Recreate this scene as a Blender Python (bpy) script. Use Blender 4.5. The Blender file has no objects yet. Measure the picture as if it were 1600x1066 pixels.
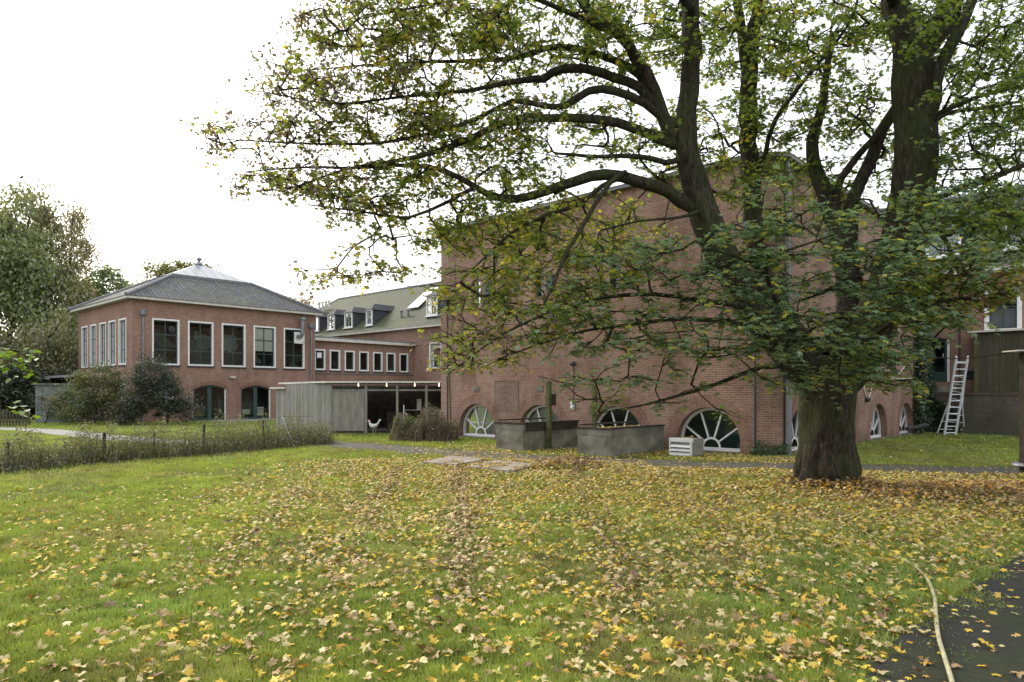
import bpy, math, random
import numpy as np
from mathutils import Vector, Matrix
random.seed(7); rng = np.random.default_rng(11)
scene = bpy.context.scene
# ------------------------------------------------------------------ camera
EYE = 1.65; FPX = 1089.0; CX = 800.0; HY = 614.0
cam_d = bpy.data.cameras.new('camera'); cam = bpy.data.objects.new('camera', cam_d)
scene.collection.objects.link(cam); scene.camera = cam
cam.location = (0, 0, EYE); cam.rotation_euler = (math.radians(90), 0, 0)
cam_d.sensor_width = 36; cam_d.lens = 36*FPX/1600; cam_d.shift_y = (HY-533)/1600
cam_d.clip_start = .1; cam_d.clip_end = 2000
# ------------------------------------------------------------------ sky, sun, exposure
SUN_EL, SUN_AZ = math.radians(38), math.radians(-42)   # azimuth from +Y, negative = left
w = bpy.data.worlds.new('World'); scene.world = w; w.use_nodes = True
nt = w.node_tree; nt.nodes.clear()
sky = nt.nodes.new('ShaderNodeTexSky'); sky.sky_type = 'NISHITA'; sky.sun_disc = False
sky.sun_elevation = SUN_EL; sky.sun_rotation = SUN_AZ; sky.air_density = 1.0; sky.dust_density = 6
bg1 = nt.nodes.new('ShaderNodeBackground'); bg1.inputs['Strength'].default_value = .05
nt.links.new(sky.outputs[0], bg1.inputs['Color'])
# overcast cloud layer: soft procedural cloud cover added over the physical sky
tc = nt.nodes.new('ShaderNodeTexCoord'); nz = nt.nodes.new('ShaderNodeTexNoise')
nz.inputs['Scale'].default_value = 2.2; nz.inputs['Detail'].default_value = 4
nt.links.new(tc.outputs['Generated'], nz.inputs['Vector'])
cr = nt.nodes.new('ShaderNodeValToRGB')
cr.color_ramp.elements[0].position = .3; cr.color_ramp.elements[0].color = (.90, .92, .95, 1)
cr.color_ramp.elements[1].position = .75; cr.color_ramp.elements[1].color = (1, 1, 1, 1)
nt.links.new(nz.outputs['Fac'], cr.inputs[0])
bg2 = nt.nodes.new('ShaderNodeBackground'); bg2.inputs['Strength'].default_value = .84
nt.links.new(cr.outputs[0], bg2.inputs['Color'])
ad = nt.nodes.new('ShaderNodeAddShader'); out = nt.nodes.new('ShaderNodeOutputWorld')
nt.links.new(bg1.outputs[0], ad.inputs[0]); nt.links.new(bg2.outputs[0], ad.inputs[1]); nt.links.new(ad.outputs[0], out.inputs[0])
sl = bpy.data.lights.new('sun', 'SUN'); so = bpy.data.objects.new('sun', sl); scene.collection.objects.link(so)
sl.energy = 1.4; sl.angle = math.radians(14); sl.color = (1, .95, .86)
sd = Vector((math.sin(SUN_AZ)*math.cos(SUN_EL), math.cos(SUN_AZ)*math.cos(SUN_EL), math.sin(SUN_EL)))
so.rotation_euler = sd.to_track_quat('Z', 'Y').to_euler(); so.location = (0, 0, 60)
scene.view_settings.view_transform = 'Standard'; scene.view_settings.look = 'None'
scene.view_settings.exposure = .84; scene.view_settings.gamma = 1
scene.cycles.max_bounces = 6; scene.cycles.diffuse_bounces = 3; scene.cycles.glossy_bounces = 2
scene.cycles.transparent_max_bounces = 8; scene.cycles.transmission_bounces = 3; scene.cycles.caustics_reflective = False

# ------------------------------------------------------------------ helpers
COL = scene.collection
def V(*a): return Vector(a)
def at(px, py, Y): return Vector(((px-CX)/FPX*Y, Y, EYE-(py-HY)/FPX*Y))
def gnd(px, py): Y = EYE*FPX/(py-HY); return Vector(((px-CX)/FPX*Y, Y, 0))
ZV = Vector((0, 0, 1))
ORG = {}
def tag(o, label=None, cat=None, group=None, kind=None):
    if label: o['label'] = label
    if cat: o['category'] = cat
    if group: o['group'] = group
    if kind: o['kind'] = kind
    return o
def thing(name, label, cat, loc, group=None):
    o = bpy.data.objects.new(name, None); COL.objects.link(o); o.location = loc; o.empty_display_size = .2
    ORG[o] = Vector(loc); return tag(o, label, cat, group)
def nmesh(name, v, f, mat, parent=None, org=None, uv=None, smooth=False, cols=None):
    """v: Nx3 array, f: list of faces or int array MxK (all same length)"""
    o3 = ORG[parent] if parent is not None else (org if org is not None else Vector((0, 0, 0)))
    v = np.asarray(v, dtype=np.float32) - np.array(o3, dtype=np.float32)
    me = bpy.data.meshes.new(name)
    if isinstance(f, np.ndarray):
        n, k = f.shape
        me.vertices.add(len(v)); me.vertices.foreach_set('co', v.ravel())
        me.loops.add(n*k); me.loops.foreach_set('vertex_index', f.ravel().astype(np.int32))
        me.polygons.add(n); me.polygons.foreach_set('loop_start', np.arange(0, n*k, k, dtype=np.int32))
        try: me.polygons.foreach_set('loop_total', np.full(n, k, dtype=np.int32))
        except Exception: pass
        me.update(calc_edges=True)
    else:
        me.from_pydata(v.tolist(), [], f); me.update()
    if uv is not None:
        l = me.uv_layers.new(name='UVMap'); l.data.foreach_set('uv', np.asarray(uv, dtype=np.float32).ravel())
    if cols is not None:
        a = me.color_attributes.new('tint', 'FLOAT_COLOR', 'POINT')
        c = np.ones((len(v), 4), dtype=np.float32); c[:, :3] = cols; a.data.foreach_set('color', c.ravel())
    if smooth: me.polygons.foreach_set('use_smooth', np.ones(len(me.polygons), dtype=bool))
    me.materials.append(mat)
    o = bpy.data.objects.new(name, me); COL.objects.link(o)
    if parent is not None: o.parent = parent
    else: o.location = o3
    ORG[o] = o3
    return o
class MB:
    def __init__(s): s.v = []; s.f = []; s.uv = []; s.sm = False
    def face(s, pts, uv=None):
        i = len(s.v); s.v += [Vector(p) for p in pts]; s.f.append(list(range(i, i+len(pts))))
        if uv is None:
            p = [Vector(q) for q in pts]; n = Vector((0, 0, 0))
            for a, b in zip(p, p[1:]+p[:1]): n += a.cross(b)
            n = n.normalized() if n.length > 1e-9 else ZV
            if abs(n.z) > .9: uv = [(q.x, q.y) for q in p]
            else:
                t = ZV.cross(n).normalized(); u = n.cross(t); uv = [(q.dot(t), q.dot(u)) for q in p]
        s.uv += uv
    def hexa(s, b, t):
        """b, t: 4 bottom and 4 top corners, counterclockwise from above"""
        s.face(t); s.face(b[::-1])
        for i in range(4): j = (i+1) % 4; s.face([b[i], b[j], t[j], t[i]])
    def box(s, x0, x1, y0, y1, z0, z1):
        b = [V(x0, y0, z0), V(x1, y0, z0), V(x1, y1, z0), V(x0, y1, z0)]
        s.hexa(b, [p+V(0, 0, z1-z0) for p in b])
    def beam(s, p, q, w, h=None, up=ZV):
        p, q = Vector(p), Vector(q); h = h or w; d = (q-p).normalized()
        if abs(d.dot(up)) > .98: up = V(1, 0, 0) if abs(d.x) < .9 else V(0, 1, 0)
        a = d.cross(up).normalized()*(w/2); b = a.cross(d).normalized()*(h/2)
        c = [(-1, -1), (1, -1), (1, 1), (-1, 1)]
        P = [p+a*i+b*j for i, j in c]; Q = [q+a*i+b*j for i, j in c]
        s.face(P[::-1]); s.face(Q)
        for i in range(4): j = (i+1) % 4; s.face([P[i], P[j], Q[j], Q[i]])
    def tube(s, pts, r, n=8):
        pts = [Vector(p) for p in pts]; rs = r if isinstance(r, (list, tuple)) else [r]*len(pts)
        rings = []; up = None
        for i, p in enumerate(pts):
            d = (pts[min(i+1, len(pts)-1)]-pts[max(i-1, 0)]).normalized()
            if up is None: up = ZV if abs(d.z) < .9 else V(1, 0, 0)
            a = d.cross(up).normalized(); b = a.cross(d)
            up = b
            rings.append([p+(a*math.cos(t)+b*math.sin(t))*rs[i] for t in [2*math.pi*k/n for k in range(n)]])
        for R, S in zip(rings, rings[1:]):
            for k in range(n): l = (k+1) % n; s.face([R[k], R[l], S[l], S[k]])
        s.face(rings[0][::-1]); s.face(rings[-1])
    def lathe(s, c, prof, n=16):
        """profile of (radius, z)"""
        c = Vector(c)
        R = [[c+V(r*math.cos(2*math.pi*k/n), r*math.sin(2*math.pi*k/n), z) for k in range(n)] for r, z in prof]
        for A, B in zip(R, R[1:]):
            for k in range(n): l = (k+1) % n; s.face([A[k], A[l], B[l], B[k]])
        s.face(R[0][::-1]); s.face(R[-1])
    def build(s, name, mat, parent=None, org=None, smooth=False):
        return nmesh(name, [tuple(p) for p in s.v], s.f, mat, parent, org, s.uv, smooth)
class Fr:
    """wall frame: origin, horizontal axis, outward normal"""
    def __init__(s, O, A, N): s.O, s.A, s.N = Vector(O), Vector(A), Vector(N)
    def p(s, a, z, d=0): return s.O+s.A*a+ZV*z+s.N*d
    def box(s, mb, a0, a1, z0, z1, d0, d1):
        q = [s.p(a0, z0, d0), s.p(a1, z0, d0), s.p(a1, z0, d1), s.p(a0, z0, d1)]
        if s.A.cross(s.N).z < 0: q = q[::-1]
        mb.hexa(q, [p+V(0, 0, z1-z0) for p in q])
    def quad(s, mb, a0, a1, z0, z1, d=0):
        q = [s.p(a0, z0, d), s.p(a1, z0, d), s.p(a1, z1, d), s.p(a0, z1, d)]
        if s.A.cross(ZV).dot(s.N) < 0: q = q[::-1]
        mb.face(q)
# ------------------------------------------------------------------ materials
def N(nt, t, **k):
    n = nt.nodes.new(t)
    for a, b in k.items():
        if hasattr(n, a): setattr(n, a, b)
        else: n.inputs[a].default_value = b
    return n
def base(name, rough=.8, spec=.3):
    m = bpy.data.materials.new(name); m.use_nodes = True; nt = m.node_tree
    p = nt.nodes['Principled BSDF']; p.inputs['Roughness'].default_value = rough
    p.inputs['Specular IOR Level'].default_value = spec
    return m, nt, p
def L(nt, a, b): nt.links.new(a, b)
def mixc(nt, fac, a, b, mode='MIX'):
    m = nt.nodes.new('ShaderNodeMix'); m.data_type = 'RGBA'; m.blend_type = mode
    for i, x in ((0, fac), (6, a), (7, b)):
        if hasattr(x, 'links') or hasattr(x, 'is_linked'): L(nt, x, m.inputs[i])
        else: m.inputs[i].default_value = x if i == 0 else (x if len(x) == 4 else (*x, 1))
    return m.outputs[2]
def ramp(nt, src, stops):
    r = nt.nodes.new('ShaderNodeValToRGB'); e = r.color_ramp.elements
    while len(e) < len(stops): e.new(.5)
    for q, (pos, c) in zip(e, stops): q.position = pos; q.color = (*c, 1) if len(c) == 3 else c
    L(nt, src, r.inputs[0]); return r.outputs[0]
def noise(nt, scale, vec=None, detail=5, rough=.55, coord='Object', stretch=None):
    n = N(nt, 'ShaderNodeTexNoise'); n.inputs['Scale'].default_value = scale
    n.inputs['Detail'].default_value = detail; n.inputs['Roughness'].default_value = rough
    if vec is None: vec = N(nt, 'ShaderNodeTexCoord').outputs[coord]
    if stretch:
        mp = N(nt, 'ShaderNodeMapping'); mp.inputs['Scale'].default_value = stretch; L(nt, vec, mp.inputs['Vector']); vec = mp.outputs[0]
    L(nt, vec, n.inputs['Vector']); return n.outputs['Fac']
def bump(nt, p, h, strength=.3, dist=.02):
    b = N(nt, 'ShaderNodeBump'); b.inputs['Strength'].default_value = strength; b.inputs['Distance'].default_value = dist
    L(nt, h, b.inputs['Height']); L(nt, b.outputs[0], p.inputs['Normal'])
def plain(name, c, rough=.7, var=.25, scale=4, spec=.3, bmp=.1, c2=None, metal=0):
    m, nt, p = base(name, rough, spec); p.inputs['Metallic'].default_value = metal
    f = noise(nt, scale, detail=6); lo = tuple(x*(1-var) for x in c); hi = tuple(min(1, x*(1+var)) for x in c)
    if c2: lo = c2
    L(nt, ramp(nt, f, [(.3, lo), (.7, hi)]), p.inputs['Base Color'])
    if bmp: bump(nt, p, noise(nt, scale*8, detail=3), bmp, .01)
    return m
def brick(name, c1, c2, mortar, stain=(.55, .5, .48), bw=.22, bh=.0625, ms=.009, coord_uv=True, sc=1.0, green=None):
    m, nt, p = base(name, .88, .2)
    uv = N(nt, 'ShaderNodeTexCoord').outputs['UV']
    b = N(nt, 'ShaderNodeTexBrick'); b.offset = .5
    for k, x in (('Color1', (*c1, 1)), ('Color2', (*c2, 1)), ('Mortar', (*mortar, 1)), ('Scale', sc), ('Mortar Size', ms),
                 ('Brick Width', bw), ('Row Height', bh), ('Bias', -.1), ('Mortar Smooth', .3)): b.inputs[k].default_value = x
    L(nt, uv, b.inputs['Vector'])
    n1 = noise(nt, .55, detail=8, rough=.7, stretch=(1.3, 1.3, .5)); n2 = noise(nt, 7, detail=6, rough=.75)
    c = mixc(nt, ramp(nt, n1, [(.42, (0, 0, 0)), (.62, (.85, .85, .85))]), b.outputs['Color'], mixc(nt, 1, b.outputs['Color'], stain, 'MULTIPLY'))
    c = mixc(nt, ramp(nt, n2, [(.35, (.0, .0, .0)), (.7, (.6, .6, .6))]), c, mixc(nt, 1, c, (.62, .58, .56), 'MULTIPLY'))
    # pale salty bloom in patches
    n3 = noise(nt, 1.3, detail=7, rough=.7)
    c = mixc(nt, ramp(nt, n3, [(.5, (0, 0, 0)), (.72, (.26, .26, .26))]), c, mortar)
    if green:
        g = N(nt, 'ShaderNodeSeparateXYZ'); L(nt, N(nt, 'ShaderNodeTexCoord').outputs['Object'], g.inputs[0])
        mr = N(nt, 'ShaderNodeMapRange'); L(nt, g.outputs[2], mr.inputs[0]); mr.inputs[1].default_value = .0; mr.inputs[2].default_value = green
        mr.inputs[3].default_value = .8; mr.inputs[4].default_value = 0
        mm = N(nt, 'ShaderNodeMath', operation='MULTIPLY'); L(nt, mr.outputs[0], mm.inputs[0]); L(nt, ramp(nt, noise(nt, 3), [(.3, (0, 0, 0)), (.6, (1, 1, 1))]), mm.inputs[1])
        c = mixc(nt, mm.outputs[0], c, (.07, .075, .05))
    L(nt, c, p.inputs['Base Color'])
    bump(nt, p, b.outputs['Fac'], -.5, .008)
    return m
M = {}
M['brick'] = brick('brick', (.335, .19, .138), (.225, .122, .09), (.39, .305, .25), ms=.011, green=.5)
M['brick_red'] = brick('brick_red', (.34, .18, .128), (.23, .12, .088), (.36, .29, .245), stain=(.72, .7, .68), ms=.010)
M['voussoir'] = brick('voussoir', (.30, .165, .12), (.22, .115, .085), (.34, .27, .225), bw=.24, bh=.065, ms=.007)
M['brick_low'] = brick('brick_low', (.12, .10, .085), (.085, .07, .06), (.15, .14, .12), stain=(.5, .55, .42), green=1.3)
M['white'] = plain('white_paint', (.72, .73, .72), .45, .06, 6, .4, .03)
M['cream'] = plain('cream_paint', (.55, .54, .48), .5, .12, 3, .4, .03)
M['greenpaint'] = plain('dark_green_paint', (.03, .065, .06), .4, .2, 5, .5, .02)
M['zinc'] = plain('zinc', (.20, .21, .23), .5, .2, 3, .5, .05, metal=.3)
M['darkmetal'] = plain('dark_metal', (.04, .04, .042), .5, .3, 5, .4, .05)
M['alu'] = plain('aluminium', (.72, .73, .74), .35, .1, 8, .6, .02, metal=.4)
M['concrete'] = plain('concrete', (.19, .185, .165), .9, .3, 2.2, .2, .5, c2=(.10, .105, .085))
M['concrete_green'] = plain('mossy_concrete', (.25, .24, .205), .92, .3, 2.6, .2, .5, c2=(.11, .112, .08))
M['slab'] = plain('pale_slab', (.27, .235, .19), .9, .25, 4.5, .2, .4, c2=(.15, .13, .10))
M['mosswood'] = plain('mossy_wood', (.10, .115, .045), .9, .3, 5, .2, .5, c2=(.055, .05, .03))
M['darkwood'] = plain('dark_wet_wood', (.05, .045, .035), .85, .4, 6, .2, .4)
M['rust'] = plain('rusty_iron', (.07, .05, .04), .8, .4, 12, .2, .3)
M['twig'] = plain('dry_twig', (.13, .10, .07), .85, .3, 12, .2, .2)
M['black'] = plain('black_plastic', (.02, .021, .023), .5, .3, 5, .4, .05)
M['hose'] = plain('yellowed_hose', (.50, .46, .27), .6, .25, 14, .3, .2, c2=(.30, .27, .16))
M['skyl'] = plain('skylight_glass', (.62, .66, .70), .3, .1, 1, .6, .02)
M['blind'] = plain('blind_fabric', (.8, .8, .70), .9, .05, 4, .2, .02)
M['netgrey'] = plain('grey_curtain', (.33, .35, .34), .9, .2, 6, .2, 0)
M['paper'] = plain('paper', (.75, .78, .8), .8, .05, 4, .2, 0)
M['wood_pale'] = plain('pale_timber', (.33, .24, .14), .8, .2, 6, .2, .1)
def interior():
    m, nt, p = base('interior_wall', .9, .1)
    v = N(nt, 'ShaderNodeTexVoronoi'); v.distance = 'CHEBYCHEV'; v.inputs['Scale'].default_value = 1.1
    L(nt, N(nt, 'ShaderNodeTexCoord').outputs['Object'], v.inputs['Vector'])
    c = ramp(nt, v.outputs['Color'], [(0, (.02, .03, .03)), (.4, (.045, .075, .07)), (.75, (.12, .17, .15)), (1, (.45, .54, .5))])  # green-grey tint painted in for reflections in the panes, against red bounce
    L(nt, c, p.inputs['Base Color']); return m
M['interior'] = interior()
def glass():
    m = bpy.data.materials.new('window_glass'); m.use_nodes = True; nt = m.node_tree; nt.nodes.clear()
    t = N(nt, 'ShaderNodeBsdfTransparent'); t.inputs[0].default_value = (.80, .84, .82, 1)
    g = N(nt, 'ShaderNodeBsdfGlossy'); g.inputs['Roughness'].default_value = .015; g.inputs[0].default_value = (.9, .92, .92, 1)
    fr = N(nt, 'ShaderNodeFresnel'); fr.inputs[0].default_value = 1.38
    mm = N(nt, 'ShaderNodeMath', operation='ADD'); mm.inputs[1].default_value = .015; L(nt, fr.outputs[0], mm.inputs[0])
    bb = N(nt, 'ShaderNodeBump'); bb.inputs['Strength'].default_value = .04; bb.inputs['Distance'].default_value = .03
    L(nt, noise(nt, 1.5, detail=1), bb.inputs['Height']); L(nt, bb.outputs[0], g.inputs['Normal'])
    mx = N(nt, 'ShaderNodeMixShader'); L(nt, mm.outputs[0], mx.inputs[0]); L(nt, t.outputs[0], mx.inputs[1]); L(nt, g.outputs[0], mx.inputs[2])
    o = N(nt, 'ShaderNodeOutputMaterial'); L(nt, mx.outputs[0], o.inputs[0]); return m
M['glass'] = glass()
def planks(name, c1, c2, pitch=.12, dark=(.03, .03, .025)):
    m, nt, p = base(name, .85, .2)
    uv = N(nt, 'ShaderNodeTexCoord').outputs['UV']
    b = N(nt, 'ShaderNodeTexBrick'); b.offset = .0
    for k, x in (('Color1', (*c1, 1)), ('Color2', (*c2, 1)), ('Mortar', (*dark, 1)), ('Scale', 1), ('Mortar Size', .006), ('Brick Width', pitch), ('Row Height', 9.0)): b.inputs[k].default_value = x
    L(nt, uv, b.inputs['Vector'])
    n = noise(nt, 3, uv, 6, .6, stretch=(12, .5, 1))
    c = mixc(nt, ramp(nt, n, [(.3, (0, 0, 0)), (.7, (1, 1, 1))]), mixc(nt, 1, b.outputs['Color'], (.5, .5, .45), 'MULTIPLY'), b.outputs['Color'])
    g = noise(nt, .9, detail=4)
    c = mixc(nt, ramp(nt, g, [(.45, (0, 0, 0)), (.7, (.5, .5, .5))]), c, mixc(nt, 1, c, (.8, .85, .55), 'MULTIPLY'))
    L(nt, c, p.inputs['Base Color']); bump(nt, p, n, .4, .01); return m
M['planks'] = planks('weathered_planks', (.40, .39, .365), (.28, .275, .255))
M['planks_dark'] = planks('old_planks', (.115, .105, .075), (.08, .075, .055), .2)
def panelmat():
    m, nt, p = base('stained_panel', .85, .2)
    n = noise(nt, 2.0, detail=6, stretch=(4, 4, .8)); 
    c = ramp(nt, n, [(.3, (.17, .165, .135)), (.7, (.28, .27, .24))])
    L(nt, c, p.inputs['Base Color']); return m
M['panel'] = panelmat()
def tiles(name, c1, c2, moss=None, mossamt=.5, tw=.25, th=.33):
    m, nt, p = base(name, .75, .3)
    uv = N(nt, 'ShaderNodeTexCoord').outputs['UV']
    b = N(nt, 'ShaderNodeTexBrick'); b.offset = 0
    for k, x in (('Color1', (*c1, 1)), ('Color2', (*c2, 1)), ('Mortar', (c1[0]*.25, c1[1]*.25, c1[2]*.25, 1)), ('Scale', 1), ('Mortar Size', .05), ('Mortar Smooth', .6), ('Brick Width', tw), ('Row Height', th)): b.inputs[k].default_value = x
    L(nt, uv, b.inputs['Vector']); c = b.outputs['Color']
    n = noise(nt, 1.2, detail=6)
    c = mixc(nt, ramp(nt, n, [(.35, (0, 0, 0)), (.7, (.7, .7, .7))]), c, mixc(nt, 1, c, (.55, .55, .55), 'MULTIPLY'))
    if moss:
        g = noise(nt, .6, detail=10, rough=.8)
        c = mixc(nt, ramp(nt, g, [(.5-mossamt*.3, (0, 0, 0)), (.62, (.9, .9, .9))]), c, mixc(nt, 1, mixc(nt, .75, c, moss), (1.1, 1.1, 1.1), 'MULTIPLY'))
    L(nt, c, p.inputs['Base Color'])
    wv = N(nt, 'ShaderNodeTexWave'); wv.bands_direction = 'X'; wv.inputs['Scale'].default_value = .31831/tw*.98; L(nt, uv, wv.inputs['Vector'])
    bump(nt, p, wv.outputs['Fac'], .9, .06)
    return m
M['tiles'] = tiles('grey_tiles', (.15, .155, .17), (.075, .08, .09), (.10, .105, .06), .1)
M['tiles_moss'] = tiles('mossy_tiles', (.085, .088, .085), (.045, .048, .046), (.075, .095, .02), .6)
M['slate'] = tiles('slate', (.14, .145, .16), (.10, .105, .115), None, 0, .2, .15)
M['lead'] = plain('lead_sheet', (.15, .155, .165), .6, .2, 3, .4, .05)
def capmat():
    m, nt, p = base('glazed_cap', .35, .5)
    uv = N(nt, 'ShaderNodeTexCoord').outputs['UV']
    b = N(nt, 'ShaderNodeTexBrick'); b.offset = 0
    for k, x in (('Color1', (.27, .30, .325, 1)), ('Color2', (.22, .25, .275, 1)), ('Mortar', (.08, .085, .09, 1)), ('Scale', 1), ('Mortar Size', .03), ('Brick Width', .62), ('Row Height', 20)): b.inputs[k].default_value = x
    L(nt, uv, b.inputs['Vector']); L(nt, b.outputs['Color'], p.inputs['Base Color']); return m
M['cap'] = capmat()
def foliage(name, transl=.5, rough=.55, gl=.08):
    m = bpy.data.materials.new(name); m.use_nodes = True; nt = m.node_tree; nt.nodes.clear()
    a = N(nt, 'ShaderNodeAttribute'); a.attribute_name = 'tint'
    d = N(nt, 'ShaderNodeBsdfDiffuse'); t = N(nt, 'ShaderNodeBsdfTranslucent'); g = N(nt, 'ShaderNodeBsdfGlossy'); g.inputs['Roughness'].default_value = rough
    g.inputs[0].default_value = (.5, .5, .5, 1)
    L(nt, a.outputs['Color'], d.inputs[0])
    L(nt, mixc(nt, 1, a.outputs['Color'], (1.25, 1.2, .75), 'MULTIPLY'), t.inputs[0])
    m1 = N(nt, 'ShaderNodeMixShader'); m1.inputs[0].default_value = transl; L(nt, d.outputs[0], m1.inputs[1]); L(nt, t.outputs[0], m1.inputs[2])
    m2 = N(nt, 'ShaderNodeMixShader'); m2.inputs[0].default_value = gl; L(nt, m1.outputs[0], m2.inputs[1]); L(nt, g.outputs[0], m2.inputs[2])
    o = N(nt, 'ShaderNodeOutputMaterial'); L(nt, m2.outputs[0], o.inputs[0]); return m
M['leaf'] = foliage('leaf', .5, .42, .13); M['maple_leaf'] = foliage('maple_leaf', .6, .42, .11); M['grass'] = foliage('grass_blade', .35); M['litter'] = foliage('dry_leaf', .12, .5)
def bark():
    m, nt, p = base('bark', .9, .15)
    n = noise(nt, 20, detail=7, rough=.75, stretch=(1, 1, .22)); k = noise(nt, 1.6, detail=5)
    c = ramp(nt, n, [(.34, (.012, .010, .008)), (.5, (.05, .041, .031)), (.68, (.12, .10, .078))])
    c = mixc(nt, ramp(nt, k, [(.40, (0, 0, 0)), (.60, (.8, .8, .8))]), c, mixc(nt, .5, c, (.07, .10, .025)))
    L(nt, c, p.inputs['Base Color']); bump(nt, p, n, 1.0, .09); return m
M['bark'] = bark()
# ------------------------------------------------------------------ site axes
u = V(.6815, .7318, 0).normalized(); v = V(-u.y, u.x, 0)
C = V(6.73, 17.84, 0)          # block corner nearest the camera (before its chamfer)
A0 = V(-21.0, 38.5, 0)         # pavilion corner
D = A0 + u*20.1                # foot of the long wing's wall
def spx(O, A, px):             # distance along a wall line that a sight line of the photo meets
    k = (px-CX)/FPX; return (k*O.y-O.x)/(A.x-k*A.y)

def opening_top(op, a):
    ac, wd, zb, zt, kind, rise = op; x = max(-1, min(1, (a-ac)/(wd/2)))
    if kind == 'rect': return zt
    return zt-rise+rise*(math.sqrt(max(0, 1-x*x)) if kind == 'arch' else (1-x*x))
def wall(mb, F, a0, a1, z0, z1, ops, reveal=.25):
    ops = sorted(ops); cur = a0
    for op in ops:
        ac, wd, zb, zt, kind, rise = op; l, r = ac-wd/2, ac+wd/2
        F.quad(mb, cur, l, z0, z1)
        if zb > z0+1e-4: F.quad(mb, l, r, z0, zb)
        n = 1 if kind == 'rect' else 24
        # cosine spacing keeps the springing round
        xs = [ac-wd/2*math.cos(math.pi*i/n) for i in range(n+1)] if n > 1 else [l, r]
        for x0, x1 in zip(xs, xs[1:]):
            t0, t1 = opening_top(op, x0), opening_top(op, x1)
            q = [F.p(x0, t0), F.p(x1, t1), F.p(x1, z1), F.p(x0, z1)]
            rr = [F.p(x0, t0, -reveal), F.p(x1, t1, -reveal), F.p(x1, t1), F.p(x0, t0)]
            if F.A.cross(ZV).dot(F.N) < 0: q = q[::-1]
            mb.face(q); mb.face(rr)
        zs = zt-rise
        for x in (l, r): mb.face([F.p(x, zb), F.p(x, zs), F.p(x, zs, -reveal), F.p(x, zb, -reveal)])
        mb.face([F.p(l, zb), F.p(r, zb), F.p(r, zb, -reveal), F.p(l, zb, -reveal)])
        cur = r
    F.quad(mb, cur, a1, z0, z1)
def shape(op, n=24, inset=0):
    ac, wd, zb, zt, kind, rise = op; l, r = ac-wd/2+inset, ac+wd/2-inset
    if kind == 'rect': return [(l, zb+inset), (r, zb+inset), (r, zt-inset), (l, zt-inset)]
    pts = [(l, zb+inset), (r, zb+inset)]
    for i in range(n+1):
        t = math.pi*i/n; x = math.cos(t); h = math.sin(t) if kind == 'arch' else 1-x*x
        pts.append((ac+(wd/2-inset)*x, zt-rise+(rise-inset)*h))
    return pts
def ringframe(mb, F, op, w, d0, d1, inset=0):
    o = shape(op, inset=inset); i = shape(op, inset=inset+w); n = len(o)
    for k in range(n):
        j = (k+1) % n
        mb.face([F.p(*o[k], d1), F.p(*o[j], d1), F.p(*i[j], d1), F.p(*i[k], d1)])
        mb.face([F.p(*i[k], d1), F.p(*i[j], d1), F.p(*i[j], d0), F.p(*i[k], d0)])
        mb.face([F.p(*o[k], d1), F.p(*o[j], d1), F.p(*o[j], d0), F.p(*o[k], d0)])
def pane(parent, F, op, d, inset=.03, name='pane'):
    mb = MB(); q = [F.p(x, z, d) for x, z in shape(op, inset=inset)]
    mb.face(q); return mb.build(name, M['glass'], parent)
def window(parent, F, op, d=-.1, fw=.09, bars_v=(), bars_h=(), barmat='greenpaint', sill=True, frame='white', flush=.0, blind=None):
    ac, wd, zb, zt, kind, rise = op
    mb = MB(); ringframe(mb, F, op, fw, d-.03, flush+.02); f = mb.build('window', M[frame], parent)
    mb = MB(); ringframe(mb, F, op, .05, d-.04, d+.0, inset=fw)
    for x in bars_v: F.box(mb, ac-wd/2+wd*x-.022, ac-wd/2+wd*x+.022, zb+fw, opening_top(op, ac-wd/2+wd*x)-fw, d-.03, d+.01)
    for z in bars_h: F.box(mb, ac-wd/2+fw, ac+wd/2-fw, zb+(zt-zb)*z-.025, zb+(zt-zb)*z+.025, d-.028, d+.012)
    mb.build('glazing_bars', M[barmat], f)
    pane(f, F, op, d-.02, fw+.02)
    if sill:
        mb = MB(); F.box(mb, ac-wd/2-.04, ac+wd/2+.04, zb-.08, zb-.003, -.05, .07); mb.build('sill', M['darkmetal'], f)
    if blind:
        mb = MB(); F.box(mb, ac-wd/2+fw, ac+wd/2-fw, zb+(zt-zb)*blind, zt-fw, d-.075, d-.06); mb.build('blind', M['blind'], f)
    return f
# ================================================================== BLOCK (tall brick block)
BL, BS, BH = 12.9, 14.6, 7.75
blk = thing('brick_block', 'tall near-windowless brick block with a row of half-round windows at grass level, behind the maple', 'building', C+u*3+v*3)
Ff, Fs = Fr(C, v, -u), Fr(C, u, -v)
fa = [1.87+3.03*i for i in range(4)]
opsF = [(a, 1.88, .06, 1.25, 'arch', .94) for a in fa]
up = [(a, .40, 4.85, 5.75, 'rect', 0) for a in fa]
# wall in two bands so the upper slots and lower arches do not clash
mb = MB(); wall(mb, Ff, .48, BL, -.1, 3.0, opsF, .28); wall(mb, Ff, .48, BL, 3.0, BH, up, .2)
sa = [1.9, 5.45, 9.0, 12.6]; opsS = [(a, 2.0, .06, 1.27, 'arch', 1.0) for a in sa]
wall(mb, Fs, .48, BS, -.1, 3.0, opsS, .28); wall(mb, Fs, .48, BS, 3.0, BH, [], .2)
mb.face([C+v*.48+ZV*-.1, C+u*.48+ZV*-.1, C+u*.48+ZV*BH, C+v*.48+ZV*BH])   # chamfered corner
Fb = Fr(C+v*BL, u, v); Fr(C+u*BS, v, u)
Fb.quad(mb, 0, BS, -.1, BH); Fr(C+u*BS, v, u).quad(mb, 0, BL, -.1, BH)
mb.build('wall', M['brick'], blk)
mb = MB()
for F, a1 in ((Ff, BL), (Fs, BS)): F.quad(mb, .6, a1-.3, -.05, BH-.1, -1.0)
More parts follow.
